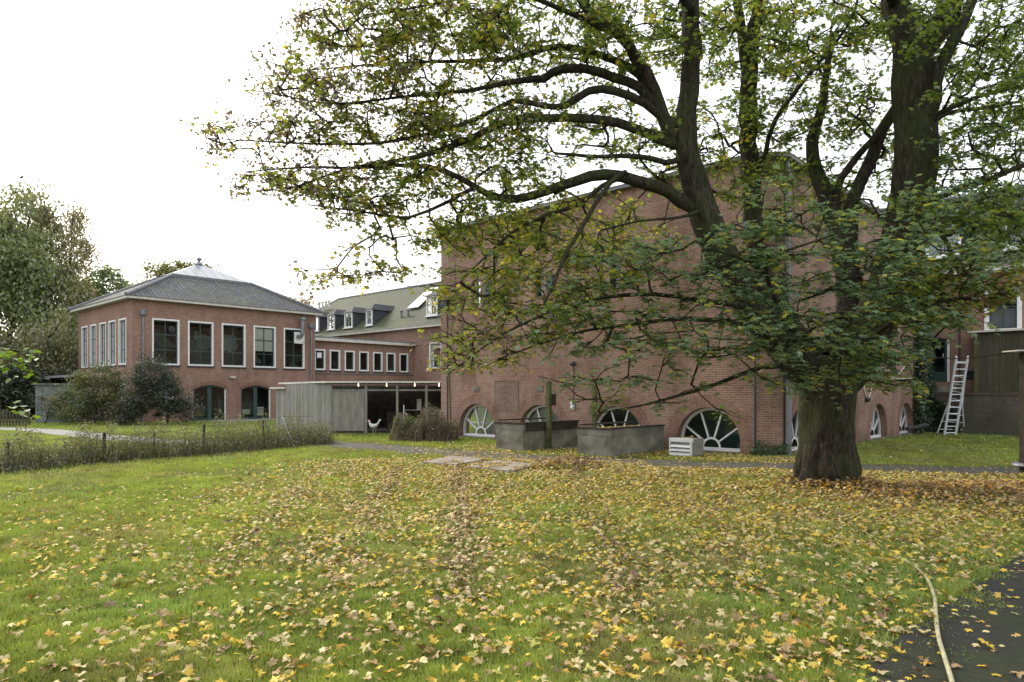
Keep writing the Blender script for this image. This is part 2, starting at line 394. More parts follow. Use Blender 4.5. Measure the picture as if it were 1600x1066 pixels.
mb.build('interior', M['interior'], blk)
def voussoirs(F, ac, r, zs, parent, t=.34):
    mb = MB(); n = 36; r0 = r+.004; r1 = r+t
    for k in range(n):
        a, b = math.pi*k/n, math.pi*(k+1)/n
        P = [F.p(ac+q*math.cos(s), zs+q*math.sin(s), .004) for q, s in ((r0, a), (r1, a), (r1, b), (r0, b))]
        uvs = [(0, a*(r+t/2)), (t, a*(r+t/2)), (t, b*(r+t/2)), (0, b*(r+t/2))]
        mb.face(P, uvs)
    for s in (-1, 1):   # straight feet of the ring
        P = [F.p(ac+s*r0, -.05, .004), F.p(ac+s*r1, -.05, .004), F.p(ac+s*r1, zs, .004), F.p(ac+s*r0, zs, .004)]
        mb.face(P, [(0, -zs-.05), (t, -zs-.05), (t, 0), (0, 0)])
    return mb.build('arch_ring', M['voussoir'], parent)
def fan_window(F, op, parent):
    ac, wd, zb, zt, kind, rise = op; d = -.24; r = wd/2
    mb = MB(); ringframe(mb, F, op, .075, d-.05, d+.02); 
    f = mb.build('fan_window', M['white'], parent)
    mb = MB(); zs = zb+.09; F.box(mb, ac-r+.06, ac+r-.06, zb-.005, zb+.085, d-.04, d+.05)
    n = 14
    for k in range(n):
        a, b = math.pi*k/n, math.pi*(k+1)/n
        mb.face([F.p(ac+q*math.cos(s), zs+q*math.sin(s), d+.015) for q, s in ((.22, a), (.28, a), (.28, b), (.22, b))])
    for s in (36, 72, 108, 144):
        t = math.radians(s); e = 1.0/math.sqrt((math.cos(t)/(r-.05))**2+(math.sin(t)/(zt-zs-.05))**2)
        mb.beam(F.p(ac+.27*math.cos(t), zs+.27*math.sin(t), d), F.p(ac+e*math.cos(t), zs+e*math.sin(t), d), .042, .05, up=F.N)
    mb.build('glazing_bars', M['white'], f)
    pane(f, F, op, d-.025, .05)
    mb = MB(); F.box(mb, ac-r-.0, ac+r+.0, -.06, zb-.004, -.3, .03); mb.build('sill', M['concrete'], f)
for op in opsF: fan_window(Ff, op, blk); voussoirs(Ff, op[0], .94, .31, blk)
for op in opsS: fan_window(Fs, op, blk); voussoirs(Fs, op[0], 1.0, .27, blk)
# net curtains in two of the arches
for i in (2, 3):
    mb = MB(); op = opsF[i]; F = Ff
    for k in range(22):
        a = op[0]-.85+k*.077; z = opening_top(op, a)-.12
        mb.face([F.p(a, .14, -.36-.02*(k % 2)), F.p(a+.077, .14, -.36-.02*((k+1) % 2)), F.p(a+.077, opening_top(op, a+.077)-.12, -.36-.02*((k+1) % 2)), F.p(a, z, -.36-.02*(k % 2))])
    mb.build('curtain', plain('net_curtain%d' % i, (.26, .27, .25), .9, .2, 3), blk)
for i, op in enumerate(up):
    mb = MB(); ringframe(mb, Ff, op, .04, -.2, -.12); f = mb.build('slot_window', M['white' if i in (0, 3) else 'greenpaint'], blk)
    pane(f, Ff, op, -.16, .02)
# opened dark shutters beside the upper slots
for a, z0, z1 in ((fa[3]-.62, 4.95, 5.62), (fa[2]-.5, 5.0, 5.5)):
    mb = MB(); Ff.box(mb, a-.18, a+.14, z0, z1, .02, .12); Ff.box(mb, a-.14, a+.1, z0+.05, z1-.05, .12, .14); mb.build('shutter', M['greenpaint'], blk)
mb = MB(); Ff.box(mb, 12.25, 12.55, 4.75, 5.1, .01, .3); Ff.box(mb, 12.22, 12.58, 5.1, 5.13, .0, .34); mb.build('wall_box', M['black'], blk)
for a in fa[2:]:
    mb = MB()
    Ff.box(mb, a-.16, a+.16, 1.73, 1.86, .0, .035)
    for k in range(4): Ff.box(mb, a-.14+.075*k, a-.10+.075*k, 1.70, 1.89, .035, .05)
    mb.build('air_brick', M['concrete_green'], blk)
mb = MB(); Ff.quad(mb, 8.9, 10.0, .95, 2.05, .006)
mb.build('bricked_up_patch', brick('patch_brick', (.27, .165, .13), (.19, .11, .088), (.28, .235, .2)), blk)
mb = MB()
for q in (((8.88, 2.07), (10.02, 2.07)), ((8.88, 2.07), (8.88, .95)), ((10.02, 2.07), (10.02, .95))):
    mb.beam(Ff.p(*q[0], .01), Ff.p(*q[1], .01), .012)
mb.build('chalk_line', M['concrete'], blk)
# eaves and roof
mb = MB(); o = .22
def chain(off, z):
    c = .48
    def P(a, b): return C+u*a+v*b+ZV*z
    k = off*.414
    return [P(-off, c-k), P(-off, BL+off), P(BS+off, BL+off), P(BS+off, -off), P(c-k, -off)]
lo, hi = chain(o, BH), chain(o, BH+.10); inn = chain(-.02, BH)
n = 5
for k in range(n):
    j = (k+1) % n
    mb.face([lo[k], lo[j], hi[j], hi[k]]); mb.face([lo[k], lo[j], inn[j], inn[k]])
mb.build('eaves', plain('pale_zinc', (.17, .18, .175), .6, .2, 2), blk)
mb = MB(); hi = chain(o+.02, BH+.105); rz = V(0, 0, BH+1.0)
r1, r2 = C+u*5+v*6.4+rz, C+u*9.5+v*6.4+rz
mb.face([hi[0], hi[1], r1]); mb.face([hi[1], hi[2], r2, r1]); mb.face([hi[2], hi[3], r2]); mb.face([hi[3], hi[4], r1, r2]); mb.face([hi[4], hi[0], r1])
mb.build('roof', M['tiles_moss'], blk)
mb = MB(); e = Fs.p(.62, 0, .1)
mb.tube([e+ZV*0, e+ZV*2.0], .085, 12); mb.build('downpipe', M['zinc'], blk)
mb = MB(); mb.tube([e+ZV*2.0, e+ZV*(BH-.3), e+ZV*BH-Fs.N*.05+ZV*.05], .062, 12); mb.build('downpipe', M['zinc'], blk)
mb = MB(); e = Ff.p(.5, 0, .05); mb.tube([e, e+ZV*BH], .035, 8); mb.build('downpipe', M['darkmetal'], blk)
mb = MB(); e = Ff.p(12.5, 0, .04); mb.tube([e, e+ZV*4.7], .022, 6); mb.build('conduit', M['darkmetal'], blk)
s_ = spx(Ff.O, v, 897)
mb = MB(); e = Ff.p(s_, 0, .03); mb.tube([e+ZV*1.15, e+ZV*2.5], .014, 6); mb.build('conduit', M['darkmetal'], blk)
mb = MB(); mb.lathe(Ff.p(s_, 2.5, .08), [(.03, 0), (.08, .03), (.09, .1), (.05, .16)], 12); mb.build('lamp', M['darkmetal'], blk)
mb = MB(); Ff.box(mb, s_-.05, s_+.07, 1.12, 1.38, .03, .11); mb.build('switch_box', M['paper'], blk)
# side wall cables
mb = MB()
mb.tube([Fs.p(8.2, 3.1, .03), Fs.p(8.2, 2.15, .03)], 0.02, 5); mb.tube([Fs.p(7.2, 3.4, .03), Fs.p(7.2, 1.75, .03), Fs.p(7.5, 1.45, .03)], 0.024, 5)
mb.tube([Fs.p(8.2, 2.15, .03), Fs.p(7.9, 1.7, .05), Fs.p(7.5, 1.35, .04)], 0.017, 5); mb.tube([Fs.p(8.2, 2.15, .03), Fs.p(13.4, 2.2, .03)], 0.027, 5)
mb.tube([Fs.p(9.6, 2.05, .03), Fs.p(11.3, 2.35, .05), Fs.p(12.8, 2.9, .03)], 0.02, 5)
mb.build('wall_cable', M['cream'], blk)
for a, z in ((8.2, 2.1), (7.45, 1.42)):
    mb = MB(); mb.lathe(Fs.p(a, z, .08), [(.02, -.08), (.07, -.05), (.09, .02), (.06, .08)], 10); mb.build('wall_lamp', M['darkmetal'], blk)
mb = MB(); a = sa[3]
mb.tube([Fs.p(a-1.0, .30, .25), Fs.p(a-.2, .36, .5), Fs.p(a+.3, .40, .55)], [.07, .08, .10], 12)
tag(mb.build('vent_cowl', M['darkmetal'], None, Fs.p(a-.2, 0, .4)), 'dark metal pipe cowl lying in the last half-round window by the ivy', 'vent')
# ================================================================== PAVILION
PW, PD, PH = 11.4, 9.6, 6.85
pav = thing('brick_pavilion', 'two-storey red brick pavilion with tall white-framed windows and a hipped grey roof', 'building', A0+u*5+v*4)
Pf, Pl = Fr(A0, u, -v), Fr(A0, v, -u)
upF = [(a, 1.5, 3.24, 5.87, 'rect', 0) for a in (1.8, 3.78, 5.78, 7.8, 9.85)]
loF = [(4.33, 1.95, .0, 2.12, 'seg', .28), (7.22, 1.95, .0, 2.12, 'seg', .28)]
upL = [(a, 1.2, 3.24, 5.87, 'rect', 0) for a in (1.46, 3.18, 4.85, 6.6, 8.3)]
loL = [(1.35, .8, 1.2, 2.2, 'rect', 0)]
mb = MB()
wall(mb, Pf, 0, PW, -.1, 2.7, loF+[(2.05, .3, 1.3, 2.0, 'rect', 0)], .22); wall(mb, Pf, 0, PW, 2.7, PH, upF, .12)
wall(mb, Pl, 0, PD, -.1, 2.7, loL, .15); wall(mb, Pl, 0, PD, 2.7, PH, upL, .12)
Fr(A0+u*PW, v, u).quad(mb, 0, PD, -.1, PH); Fr(A0+v*PD, u, v).quad(mb, 0, PW, -.1, PH)
mb.build('wall', M['brick_red'], pav)
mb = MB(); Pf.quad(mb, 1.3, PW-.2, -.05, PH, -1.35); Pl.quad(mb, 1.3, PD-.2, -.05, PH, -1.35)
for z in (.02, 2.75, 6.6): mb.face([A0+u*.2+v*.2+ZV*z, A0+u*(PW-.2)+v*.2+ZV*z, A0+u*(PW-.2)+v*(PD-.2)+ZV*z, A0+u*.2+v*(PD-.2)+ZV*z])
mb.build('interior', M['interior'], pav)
for i, op in enumerate(upF):
    window(pav, Pf, op, bars_v=(.5,), bars_h=(.33, .66), blind=.4 if i == 3 else None)
for op in upL: window(pav, Pl, op, bars_v=(.5,), bars_h=(.33, .66))
window(pav, Pl, loL[0], fw=.07); window(pav, Pf, (2.05, .3, 1.3, 2.0, 'rect', 0), fw=.06)
mb = MB(); mb.lathe(V(0, 0, 0), [(.01, -.04), (.19, -.03), (.19, .03), (.01, .04)], 16)
q = Pf.p(2.12, 5.3, -.02); mb.v = [q+Pf.A*p.x+ZV*p.y+Pf.N*p.z for p in mb.v]; mb.build('extractor_fan', M['black'], pav)
for i, op in enumerate(loF):
    ac = op[0]
    mb = MB(); ringframe(mb, Pf, op, .10, -.2, -.08)
    Pf.box(mb, ac-.12, ac+.12, .05, 1.98, -.19, -.09); Pf.box(mb, ac-.9, ac+.9, .0, .14, -.185, -.07)
    Pf.box(mb, ac-.88, ac+.88, .62, .66, -.18, -.11)
    f = mb.build('glass_door', M['greenpaint'], pav)
    pane(f, Pf, op, -.16, .06)
    mb = MB(); Pf.box(mb, ac+.90, ac+.975, .02, 1.86, -.12, -.03); mb.build('door_post', M['white'], f)
    mb = MB()
    if i == 0:
        Pf.box(mb, ac-.85, ac-.2, .25, .62, -.8, -.4); Pf.box(mb, ac-.8, ac-.45, .63, .95, -.75, -.5)
    else:
        Pf.box(mb, ac+.2, ac+.75, .2, .75, -.6, -.45); Pf.box(mb, ac-.8, ac-.15, .3, .6, -.7, -.5)
    mb.build('crate_inside', M['wood_pale' if i == 0 else 'blind'], pav)
    # segmental brick arch over the door
    mb = MB(); nn = 16
    for k in range(nn):
        x0, x1 = ac-1.1+2.2*k/nn, ac-1.1+2.2*(k+1)/nn
        z = lambda x: 1.84+.28*(1-((x-ac)/.975)**2)
        mb.face([Pf.p(x0, z(x0)+.005, .004), Pf.p(x1, z(x1)+.005, .004), Pf.p(x1, z(x1)+.24, .004), Pf.p(x0, z(x0)+.24, .004)],
                [(0, x0), (0, x1), (.24, x1), (.24, x0)])
    mb.build('arch_ring', M['voussoir'], pav)
mb = MB(); Pf.box(mb, 5.55, 5.85, 2.55, 2.66, .0, .14); mb.build('wall_lamp', M['cream'], pav)
# flue through the last window
mb = MB(); Pf.box(mb, 9.85, 10.5, 4.9, 5.65, -.02, .03); mb.build('flue_plate', M['white'], pav)
mb = MB(); mb.tube([Pf.p(10.1, 5.35, .05), Pf.p(10.12, 5.3, .3), Pf.p(10.2, 5.5, .42), Pf.p(10.25, 6.4, .42)], .13, 12)
mb.lathe(Pf.p(10.25, 6.38, .42), [(.16, 0), (.19, .1), (.15, .2)], 12); mb.build('flue', M['zinc'], pav)
for a in (.55, 11.05):
    mb = MB(); e = Pf.p(a, 0, .09); mb.tube([e, e+ZV*5.9], .055, 10); mb.build('downpipe', M['zinc'], pav)
    mb = MB(); mb.lathe(e+ZV*5.9, [(.06, 0), (.16, .12), (.17, .35), (.13, .36)], 10); mb.build('hopper', M['zinc'], pav)
mb = MB(); mb.tube([Pf.p(10.45, 5.0, .05), Pf.p(11.0, 5.0, .05)], .02, 6); mb.build('conduit', M['zinc'], pav)
# eaves
o = .38
def rect4(O, aw, bd, off, z): return [O+u*(-off)+v*(-off)+ZV*z, O+u*(aw+off)+v*(-off)+ZV*z, O+u*(aw+off)+v*(bd+off)+ZV*z, O+u*(-off)+v*(bd+off)+ZV*z]
mb = MB(); lo, hi, inn = rect4(A0, PW, PD, o, PH), rect4(A0, PW, PD, o, PH+.18), rect4(A0, PW, PD, -.02, PH-.0)
for k in range(4): j = (k+1) % 4; mb.face([lo[k], lo[j], hi[j], hi[k]]); mb.face([lo[k], lo[j], inn[j], inn[k]])
mb.build('eaves', M['cream'], pav)
mb = MB(); hi = rect4(A0, PW, PD, o+.06, PH+.15); apex = A0+u*PW/2+v*PD/2+ZV*10.15
top = [h.lerp(apex, .60) for h in hi]
for k in range(4): j = (k+1) % 4; mb.face([hi[k], hi[j], top[j], top[k]])
mb.build('roof', M['tiles'], pav)
for k in range(4):
    mb = MB(); mb.tube([hi[k]+ZV*.03, top[k]+ZV*.03], .11, 8); mb.build('ridge_tiles', M['lead'], pav)
mb = MB(); t2 = [p+(p-apex)*.04+ZV*.10 for p in top]
for k in range(4): j = (k+1) % 4; mb.face([t2[k], t2[j], apex])
mb.build('glazed_cap', M['cap'], pav)
mb = MB()
for k in range(4): j = (k+1) % 4; mb.beam(t2[k]-ZV*.06, t2[j]-ZV*.06, .12, .14)
mb.build('cap_kerb', M['lead'], pav)
mb = MB(); mb.lathe(apex-ZV*.05, [(.24, 0), (.18, .12), (.07, .18), (.09, .26), (.18, .32), (.19, .38), (.11, .45), (.035, .5), (.012, .95)], 14)
mb.build('finial', M['zinc'], pav, smooth=True)
# ================================================================== CONNECTOR (single-storey link)
con = thing('brick_link', 'flat-roofed brick link with seven small white windows between pavilion and long wing', 'building', A0+u*15+v*.5)
Cf = Fr(A0-v*-.35, u, -v)
ops = [(a, .84, 3.2, 4.63, 'rect', 0) for a in (11.98, 13.16, 14.36, 15.56, 16.77, 17.97, 19.17)]
mb = MB(); wall(mb, Cf, PW, 20.1, -.1, 5.2, ops, .1); mb.build('wall', M['brick_red'], con)
for i, op in enumerate(ops): window(con, Cf, op, fw=.10, bars_h=(.55,) if i == 0 else (), d=-.08)
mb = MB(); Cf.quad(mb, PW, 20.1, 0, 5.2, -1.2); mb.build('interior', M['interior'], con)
mb = MB(); Cf.box(mb, 11.8, 12.15, 4.05, 4.4, -.085, -.06); mb.build('paper_notice', M['paper'], con)
mb = MB(); Cf.box(mb, PW-.1, 20.35, 5.2, 5.38, -4.5, .32); mb.build('fascia', M['cream'], con)
mb = MB(); Cf.box(mb, PW-.1, 20.2, 5.385, 5.5, -4.5, .22); mb.build('roof', M['lead'], con)
mb = MB(); mb.tube([Cf.p(PW, 3.0, .04), Cf.p(20.1, 3.02, .04)], .03, 6); mb.build('service_pipe', M['zinc'], con)
# ================================================================== LONG WING
lw = thing('long_wing', 'long brick wing with a steep mossy tiled roof and dormers, running behind the other buildings', 'building', D+u*5)
Wf = Fr(D, v, -u); EZ = 6.55; RU, RZ = 5.5, 11.1; TL, TR = 23.5, -56
sl_ = (RZ-EZ)/RU
def trng(x0, x1): return tuple(sorted((spx(D, v, x0), spx(D, v, x1))))
wops = []
def opx(x0, x1, z0, z1, kind='rect', rise=0):
    a, b = trng(x0, x1); return ((a+b)/2, b-a, z0, z1, kind, rise)
wl1 = opx(671, 690.5, 3.45, 5.4); Yr = 28.6
door_r = opx(1447, 1480, EYE+(614-597)/FPX*29.8, EYE+(614-528)/FPX*29.8, 'seg', .16)
win_r = opx(1538, 1597, EYE+(614-519)/FPX*27.8, EYE+(614-449)/FPX*27.8)
mb = MB(); wall(mb, Wf, TR, TL, -.1, EZ, [wl1, door_r, win_r], .14)
Fr(D+v*TL, u, v).quad(mb, 0, 11, -.1, EZ); mb.build('wall', M['brick_red'], lw)
window(lw, Wf, wl1, fw=.12); window(lw, Wf, win_r, fw=.16, bars_v=(.5,), bars_h=(.58,))
mb = MB(); Wf.box(mb, win_r[0]-win_r[1]/2+.16, win_r[0]+win_r[1]/2-.16, win_r[2]+.1, win_r[2]+(win_r[3]-win_r[2])*.55, -.3, -.27); mb.build('curtain', plain('grey_net', (.20, .20, .23), .9, .1, 3), lw)
ac, wd, zb, zt, _, _ = door_r
mb = MB(); ringframe(mb, Wf, door_r, .1, -.13, -.05); Wf.box(mb, ac-wd/2+.1, ac+wd/2-.1, zb+.02, zb+.42, -.12, -.06); dr = mb.build('glass_door', M['greenpaint'], lw)
pane(dr, Wf, door_r, -.1, .06)
mb = MB(); Wf.box(mb, ac-wd/2-.09, ac-wd/2-.005, zb, zt-.1, -.1, .03); Wf.box(mb, ac+wd/2+.005, ac+wd/2+.08, zb, zt-.1, -.1, .03); mb.build('door_post', M['white'], dr)
mb = MB(); Wf.box(mb, ac-wd/2+.14, ac-wd/2+.17, zb+1.0, zb+1.2, -.06, -.02); mb.build('handle', M['alu'], dr)
mb = MB(); Wf.box(mb, TR+.2, TL-.2, 0, EZ-.1, -1.35, -1.3); mb.build('interior', M['interior'], lw)
mb = MB(); Wf.box(mb, TR, TL+.3, EZ, EZ+.2, -.05, .38); mb.build('gutter', M['cream'], lw)
mb = MB(); q = .42
e0, e1 = Wf.p(TR, EZ+.16, q), Wf.p(TL+q, EZ+.16, q); b0, b1 = Wf.p(TR, EZ+.16, -11-q), Wf.p(TL+q, EZ+.16, -11-q)
k0, k1 = Wf.p(TR, RZ, -RU), Wf.p(TL-4.5, RZ, -RU)
mb.face([e1, e0, k0, k1]); mb.face([b0, b1, k1, k0]); mb.face([b1, e1, k1]); mb.build('roof', M['tiles_moss'], lw)
mb = MB(); mb.tube([k0, k1], .12, 8); mb.tube([k1, e1], .1, 8); mb.build('ridge_tiles', M['lead'], lw)
def dormer(t, wd, hgt, z0, big=False):
    """a dormer with its front standing on the roof slope at height z0"""
    d0 = -(z0-EZ-.16)/sl_+.42-.02     # depth (negative = into the building) where the slope has height z0
    zf = z0+hgt
    back = -(zf+.1-EZ)/sl_-.3
    op = (t, wd, z0+.12, zf, 'rect', 0); F = Fr(Wf.p(0, 0, d0), v, -u)
    mb = MB()
    for s in (-1, 1): mb.face([F.p(t+s*wd/2, z0-.1, -.02), F.p(t+s*wd/2, zf, -.02), Wf.p(t+s*wd/2, zf, back), Wf.p(t+s*wd/2, z0-.1, back)])
    mb.face([F.p(t-wd/2, z0-.1, -.3), F.p(t+wd/2, z0-.1, -.3), F.p(t+wd/2, zf, -.3), F.p(t-wd/2, zf, -.3)])
    dm = mb.build('dormer', M['slate'], lw)
    mb = MB(); ringframe(mb, F, op, .1, -.1, .03); F.box(mb, t-wd/2-.06, t+wd/2+.06, z0+.04, z0+.12, -.05, .12); mb.build('window_frame', M['white'], dm)
    mb = MB(); mb.face([F.p(a, z, -.05) for a, z in shape(op, inset=.06)]); mb.build('pane', M['glass'], dm)
    mb = MB(); F.box(mb, t-wd/2+.1, t-.06, z0+.15, zf-.1, -.14, -.12); F.box(mb, t+.06, t+wd/2-.1, z0+.15, zf-.1, -.14, -.12); F.box(mb, t-.03, t+.03, z0+.15, zf-.05, -.04, .0); mb.build('curtain', M['netgrey'], dm)
    mb = MB(); o = .14; c = [F.p(t-wd/2-o, zf, o), F.p(t+wd/2+o, zf, o), Wf.p(t+wd/2+o, zf, back-.3), Wf.p(t-wd/2-o, zf, back-.3)]
    r = [F.p(t, zf+.55, -.55), Wf.p(t, zf+.55, back-.9)]
    mb.face([c[0], c[1], r[0]]); mb.face([c[1], c[2], r[1], r[0]]); mb.face([c[3], c[0], r[0], r[1]])
    mb.face([c[0], c[3], c[2], c[1]]); mb.build('dormer_roof', M['slate'], dm)
for x, wd in ((502, 1.05), (527, 1.05), (554, 1.15), (586.5, .8)): dormer(spx(Wf.p(0, 0, -.7), v, x), wd, 1.4, 7.1)
for x, wd in ((683, 1.25), (1478, 1.3), (1605, 1.3)): dormer(spx(Wf.p(0, 0, -.9), v, x), wd, 1.6 if x < 1000 else 1.9, 7.35)
def on_roof(px, up_): return spx(Wf.p(0, 0, -up_), v, px)
mb = MB(); t0, t1 = on_roof(640, 3.0), on_roof(655, 3.0); t2_, t3 = t0, t1
nrm = (-u*sl_+ZV).normalized()
def rp(t, d, lift=.06): return Wf.p(t, EZ+.16+(d+.42)*sl_, -d)+nrm*lift
ta, tb = on_roof(634, 1.6), on_roof(652, 1.6)
mb.hexa([rp(tb, 1.7, .0), rp(ta, 1.7, .0), rp(ta, 4.0, .0), rp(tb, 4.0, .0)], [rp(tb, 1.7, .05), rp(ta, 1.7, .05), rp(ta, 4.0, .05), rp(tb, 4.0, .05)])
sk = mb.build('skylight', M['lead'], lw)
mb = MB(); mb.face([rp(tb-.07*(tb-ta)/abs(tb-ta), 1.78, .055), rp(ta+.07*(tb-ta)/abs(tb-ta), 1.78, .055), rp(ta+.07*(tb-ta)/abs(tb-ta), 3.92, .055), rp(tb-.07*(tb-ta)/abs(tb-ta), 3.92, .055)]); mb.build('pane', M['skyl'], sk)
for x in (627, 638):
    mb = MB(); q = rp(on_roof(x, .9), .9, 0); mb.lathe(q-ZV*.05, [(.09, 0), (.09, .4), (.15, .42), (.15, .5), (.05, .55)], 10); mb.build('roof_vent', M['lead'], lw)
for x in (499, 504, 509, 514):
    mb = MB(); q = rp(on_roof(x, 3.6), 3.6, 0); mb.lathe(q-ZV*.1, [(.14, 0), (.11, .55), (.16, .6), (.12, .75)], 10); mb.build('chimney_pot', M['cream'], lw)
mb = MB(); e = Wf.p(spx(D, v, 1500), 0, .06); mb.tube([e+ZV*1.6, e+ZV*EZ], .03, 6); mb.build('downpipe', M['darkmetal'], lw)
mb = MB(); a, b = trng(1508, 1526); Wf.box(mb, a, b, 2.2, 2.55, -.02, .03); mb.build('vent_opening', M['black'], lw)
mb = MB(); Wf.box(mb, a-.05, b+.05, 2.56, 2.62, .0, .1); mb.build('vent_hood', M['concrete'], lw)
# ---- terrace wall with the timber box
Rf = Fr(D-u*1.25, v, -u); ta, tb = trng(1440, 1640); tb = spx(Rf.O, v, 1438); ta = -42
mb = MB(); Rf.box(mb, ta, tb, -.1, 1.55, -1.2, 0)
rt = Vector(Rf.p((ta+tb)/2, 0, -.3)); tw = thing('terrace_wall', 'low dark mossy brick wall running behind the aluminium ladder', 'wall', rt)
mb.build('brickwork', M['brick_low'], tw)
mb = MB(); Rf.box(mb, ta, tb, 1.553, 1.68, -1.19, .03); mb.build('coping', brick('coping', (.12, .085, .07), (.09, .065, .055), (.13, .12, .1), bw=.07, bh=.3), tw)
mb = MB(); Rf.box(mb, spx(Rf.O, v, 1492), tb+.2, 1.683, 1.95, -1.2, -.35); mb.build('step', M['concrete_green'], tw)
s1 = spx(Rf.O, v, 1523)
shed = thing('timber_box', 'tall weathered plank box standing on the low brick wall below a white window', 'shed', Rf.p(s1-3, 1.69, -.5))
mb = MB(); Rf.box(mb, s1-7, s1, 1.69, 4.02, -1.15, -.05); mb.build('planking', M['planks_dark'], shed)
mb = MB(); Rf.box(mb, s1-7.1, s1+.25, 4.03, 4.1, -1.2, .12); mb.build('lid', M['cream'], shed)
mb = MB(); Rf.box(mb, s1-.08, s1+.03, 1.69, 4.02, -.1, -.02); mb.build('corner_batten', M['mosswood'], shed)
# ================================================================== HEN SHELTER
SY = 28.1
sh = thing('hen_shelter', 'grey plank hen shelter with flat roof, open front and small lit bulbs', 'shed', V(-5, SY+1.2, 0))
xl = -7.35; xr = -2.62-.0; back = SY+3.2
la = V(xl, SY, 0); lb = la+v*3.45
Sl = Fr(la, v, -u)
mb = MB(); Sl.box(mb, 0, 3.45, .02, 2.02, -.05, 0); mb.build('plank_wall', M['planks'], sh)
mb = MB(); mb.box(xl+.06, xl+1.40, SY, SY+.05, .12, 1.72); mb.build('front_panel', M['panel'], sh)
mb = MB(); mb.box(xl+.06, xl+1.45, SY+.02, SY+.08, 0, .11); mb.build('skirting', M['darkwood'], sh)
mb = MB(); mb.box(-9.9, 1.2, back+1.6, back+1.66, 0, 2.0); mb.build('back_wall', M['darkwood'], sh)
mb = MB(); mb.box(xl+.1, xr+.5, SY+.1, back+1.5, .0, .03); mb.build('floor', M['darkwood'], sh)
mb = MB(); b = [V(xl-.15, SY-.18, 2.05), V(xr+.06, SY-.18, 2.05), V(xr+2.5, back+1.6, 2.05), lb+V(-.9, 1.7, 2.05)]
mb.hexa(b, [p+V(0, 0, .07) for p in b]); mb.build('roof', M['cream'], sh)
mb = MB(); mb.box(xl, xr, SY-.02, SY+.06, 1.73, 1.79); mb.build('rail', M['planks'], sh)
for x in (xl, xl+1.42, xl+2.68, xl+3.85):
    mb = MB(); mb.box(x, x+.09, SY-.03, SY+.06, 0, 2.04); mb.build('post', M['planks'], sh)
mb = MB(); mb.box(xl+2.1, xl+2.75, SY+1.2, SY+1.26, .1, .85); mb.build('inner_panel', M['darkwood'], sh)
mb = MB(); mb.box(xl+3.5, xl+3.68, SY+.1, SY+.14, .95, 1.4); mb.build('paper_notice', M['concrete'], sh)
bulbm, nt_, p_ = base('lit_bulb', .3); p_.inputs['Emission Color'].default_value = (1, .8, .5, 1); p_.inputs['Emission Strength'].default_value = 3
p_.inputs['Base Color'].default_value = (.9, .8, .6, 1)
for x in (560, 604, 648, 686):
    q = at(x, 602, SY+.35); mb = MB(); mb.lathe(q-ZV*.05, [(.010, 0), (.022, .02), (.025, .04), (.014, .065), (.012, .13)], 10); mb.build('bulb', bulbm, sh, smooth=True)
ln = thing('lean_to', 'low leaning plank lean-to at the far end of the hen shelter', 'shed', lb+v*.5)
mb = MB(); F = Fr(lb+v*.02, v, -u); F.box(mb, 0, .95, 0, 1.82, -1.2, -.06); mb.build('plank_wall', M['planks'], ln)
mb = MB(); F.box(mb, -.0, 1.25, 1.83, 1.9, -1.3, .1); mb.build('roof', M['cream'], ln)
# ================================================================== CONCRETE PITS
def pit(K, lf, lr, z1, label, leafy):
    t = thing('concrete_bin', label, 'bin', K+u*lr/2+v*lf/2)
    F1, F2 = Fr(K, v, -u), Fr(K, u, -v)
    mb = MB(); th = .1
    F1.box(mb, 0, lf, -.05, z1-.18, -th, 0); F1.box(mb, 0, lf, -.05, z1-.18, -lr, -lr+th)
    F2.box(mb, th+.001, lr-th-.001, -.05, z1-.181, -th-.001, -.001); F2.box(mb, th+.001, lr-th-.001, -.05, z1-.181, -lf+.001, -lf+th)
    mb.build('concrete_body', M['concrete_green'], t)
    mb = MB(); zt = z1
    F1.box(mb, -.02, lf+.02, z1-.178, zt-.02, -th, .012); F2.box(mb, th, lr, z1-.178, zt, -th, .012)
    mb.build('side_board', M['concrete'], t)
    mb = MB(); F1.box(mb, -.05, lf+.05, z1-.018, z1+.03, -th, .04); F2.box(mb, th, lr+.03, z1+.002, z1+.04, -th-.01, .04)
    F2.box(mb, th, lr+.03, z1+.06, z1+.1, -lf-.03, -lf+.08); mb.build('rim', M['darkwood'], t)
    return t, F1, F2
K1 = V(.305, 19.55, 0); K2 = V(2.53, 17.8, 0)
p1, G1, G2 = pit(K1, 1.05, 2.5, .78, 'square concrete bin with dark wet rim, left of its pair beside a mossy post', False)
mb = MB(); G2.box(mb, .1, 2.5, .56, .80, .013, .03); mb.build('dark_band', M['darkwood'], p1)
p2, H1, H2 = pit(K2, 1.07, 2.57, .72, 'mossy concrete bin heaped to its rim with fallen leaves', True)
mb = MB(); H2.box(mb, .1, 2.47, .50, .66, -.95, -.1); mb.build('leaf_fill_base', M['darkwood'], p2)
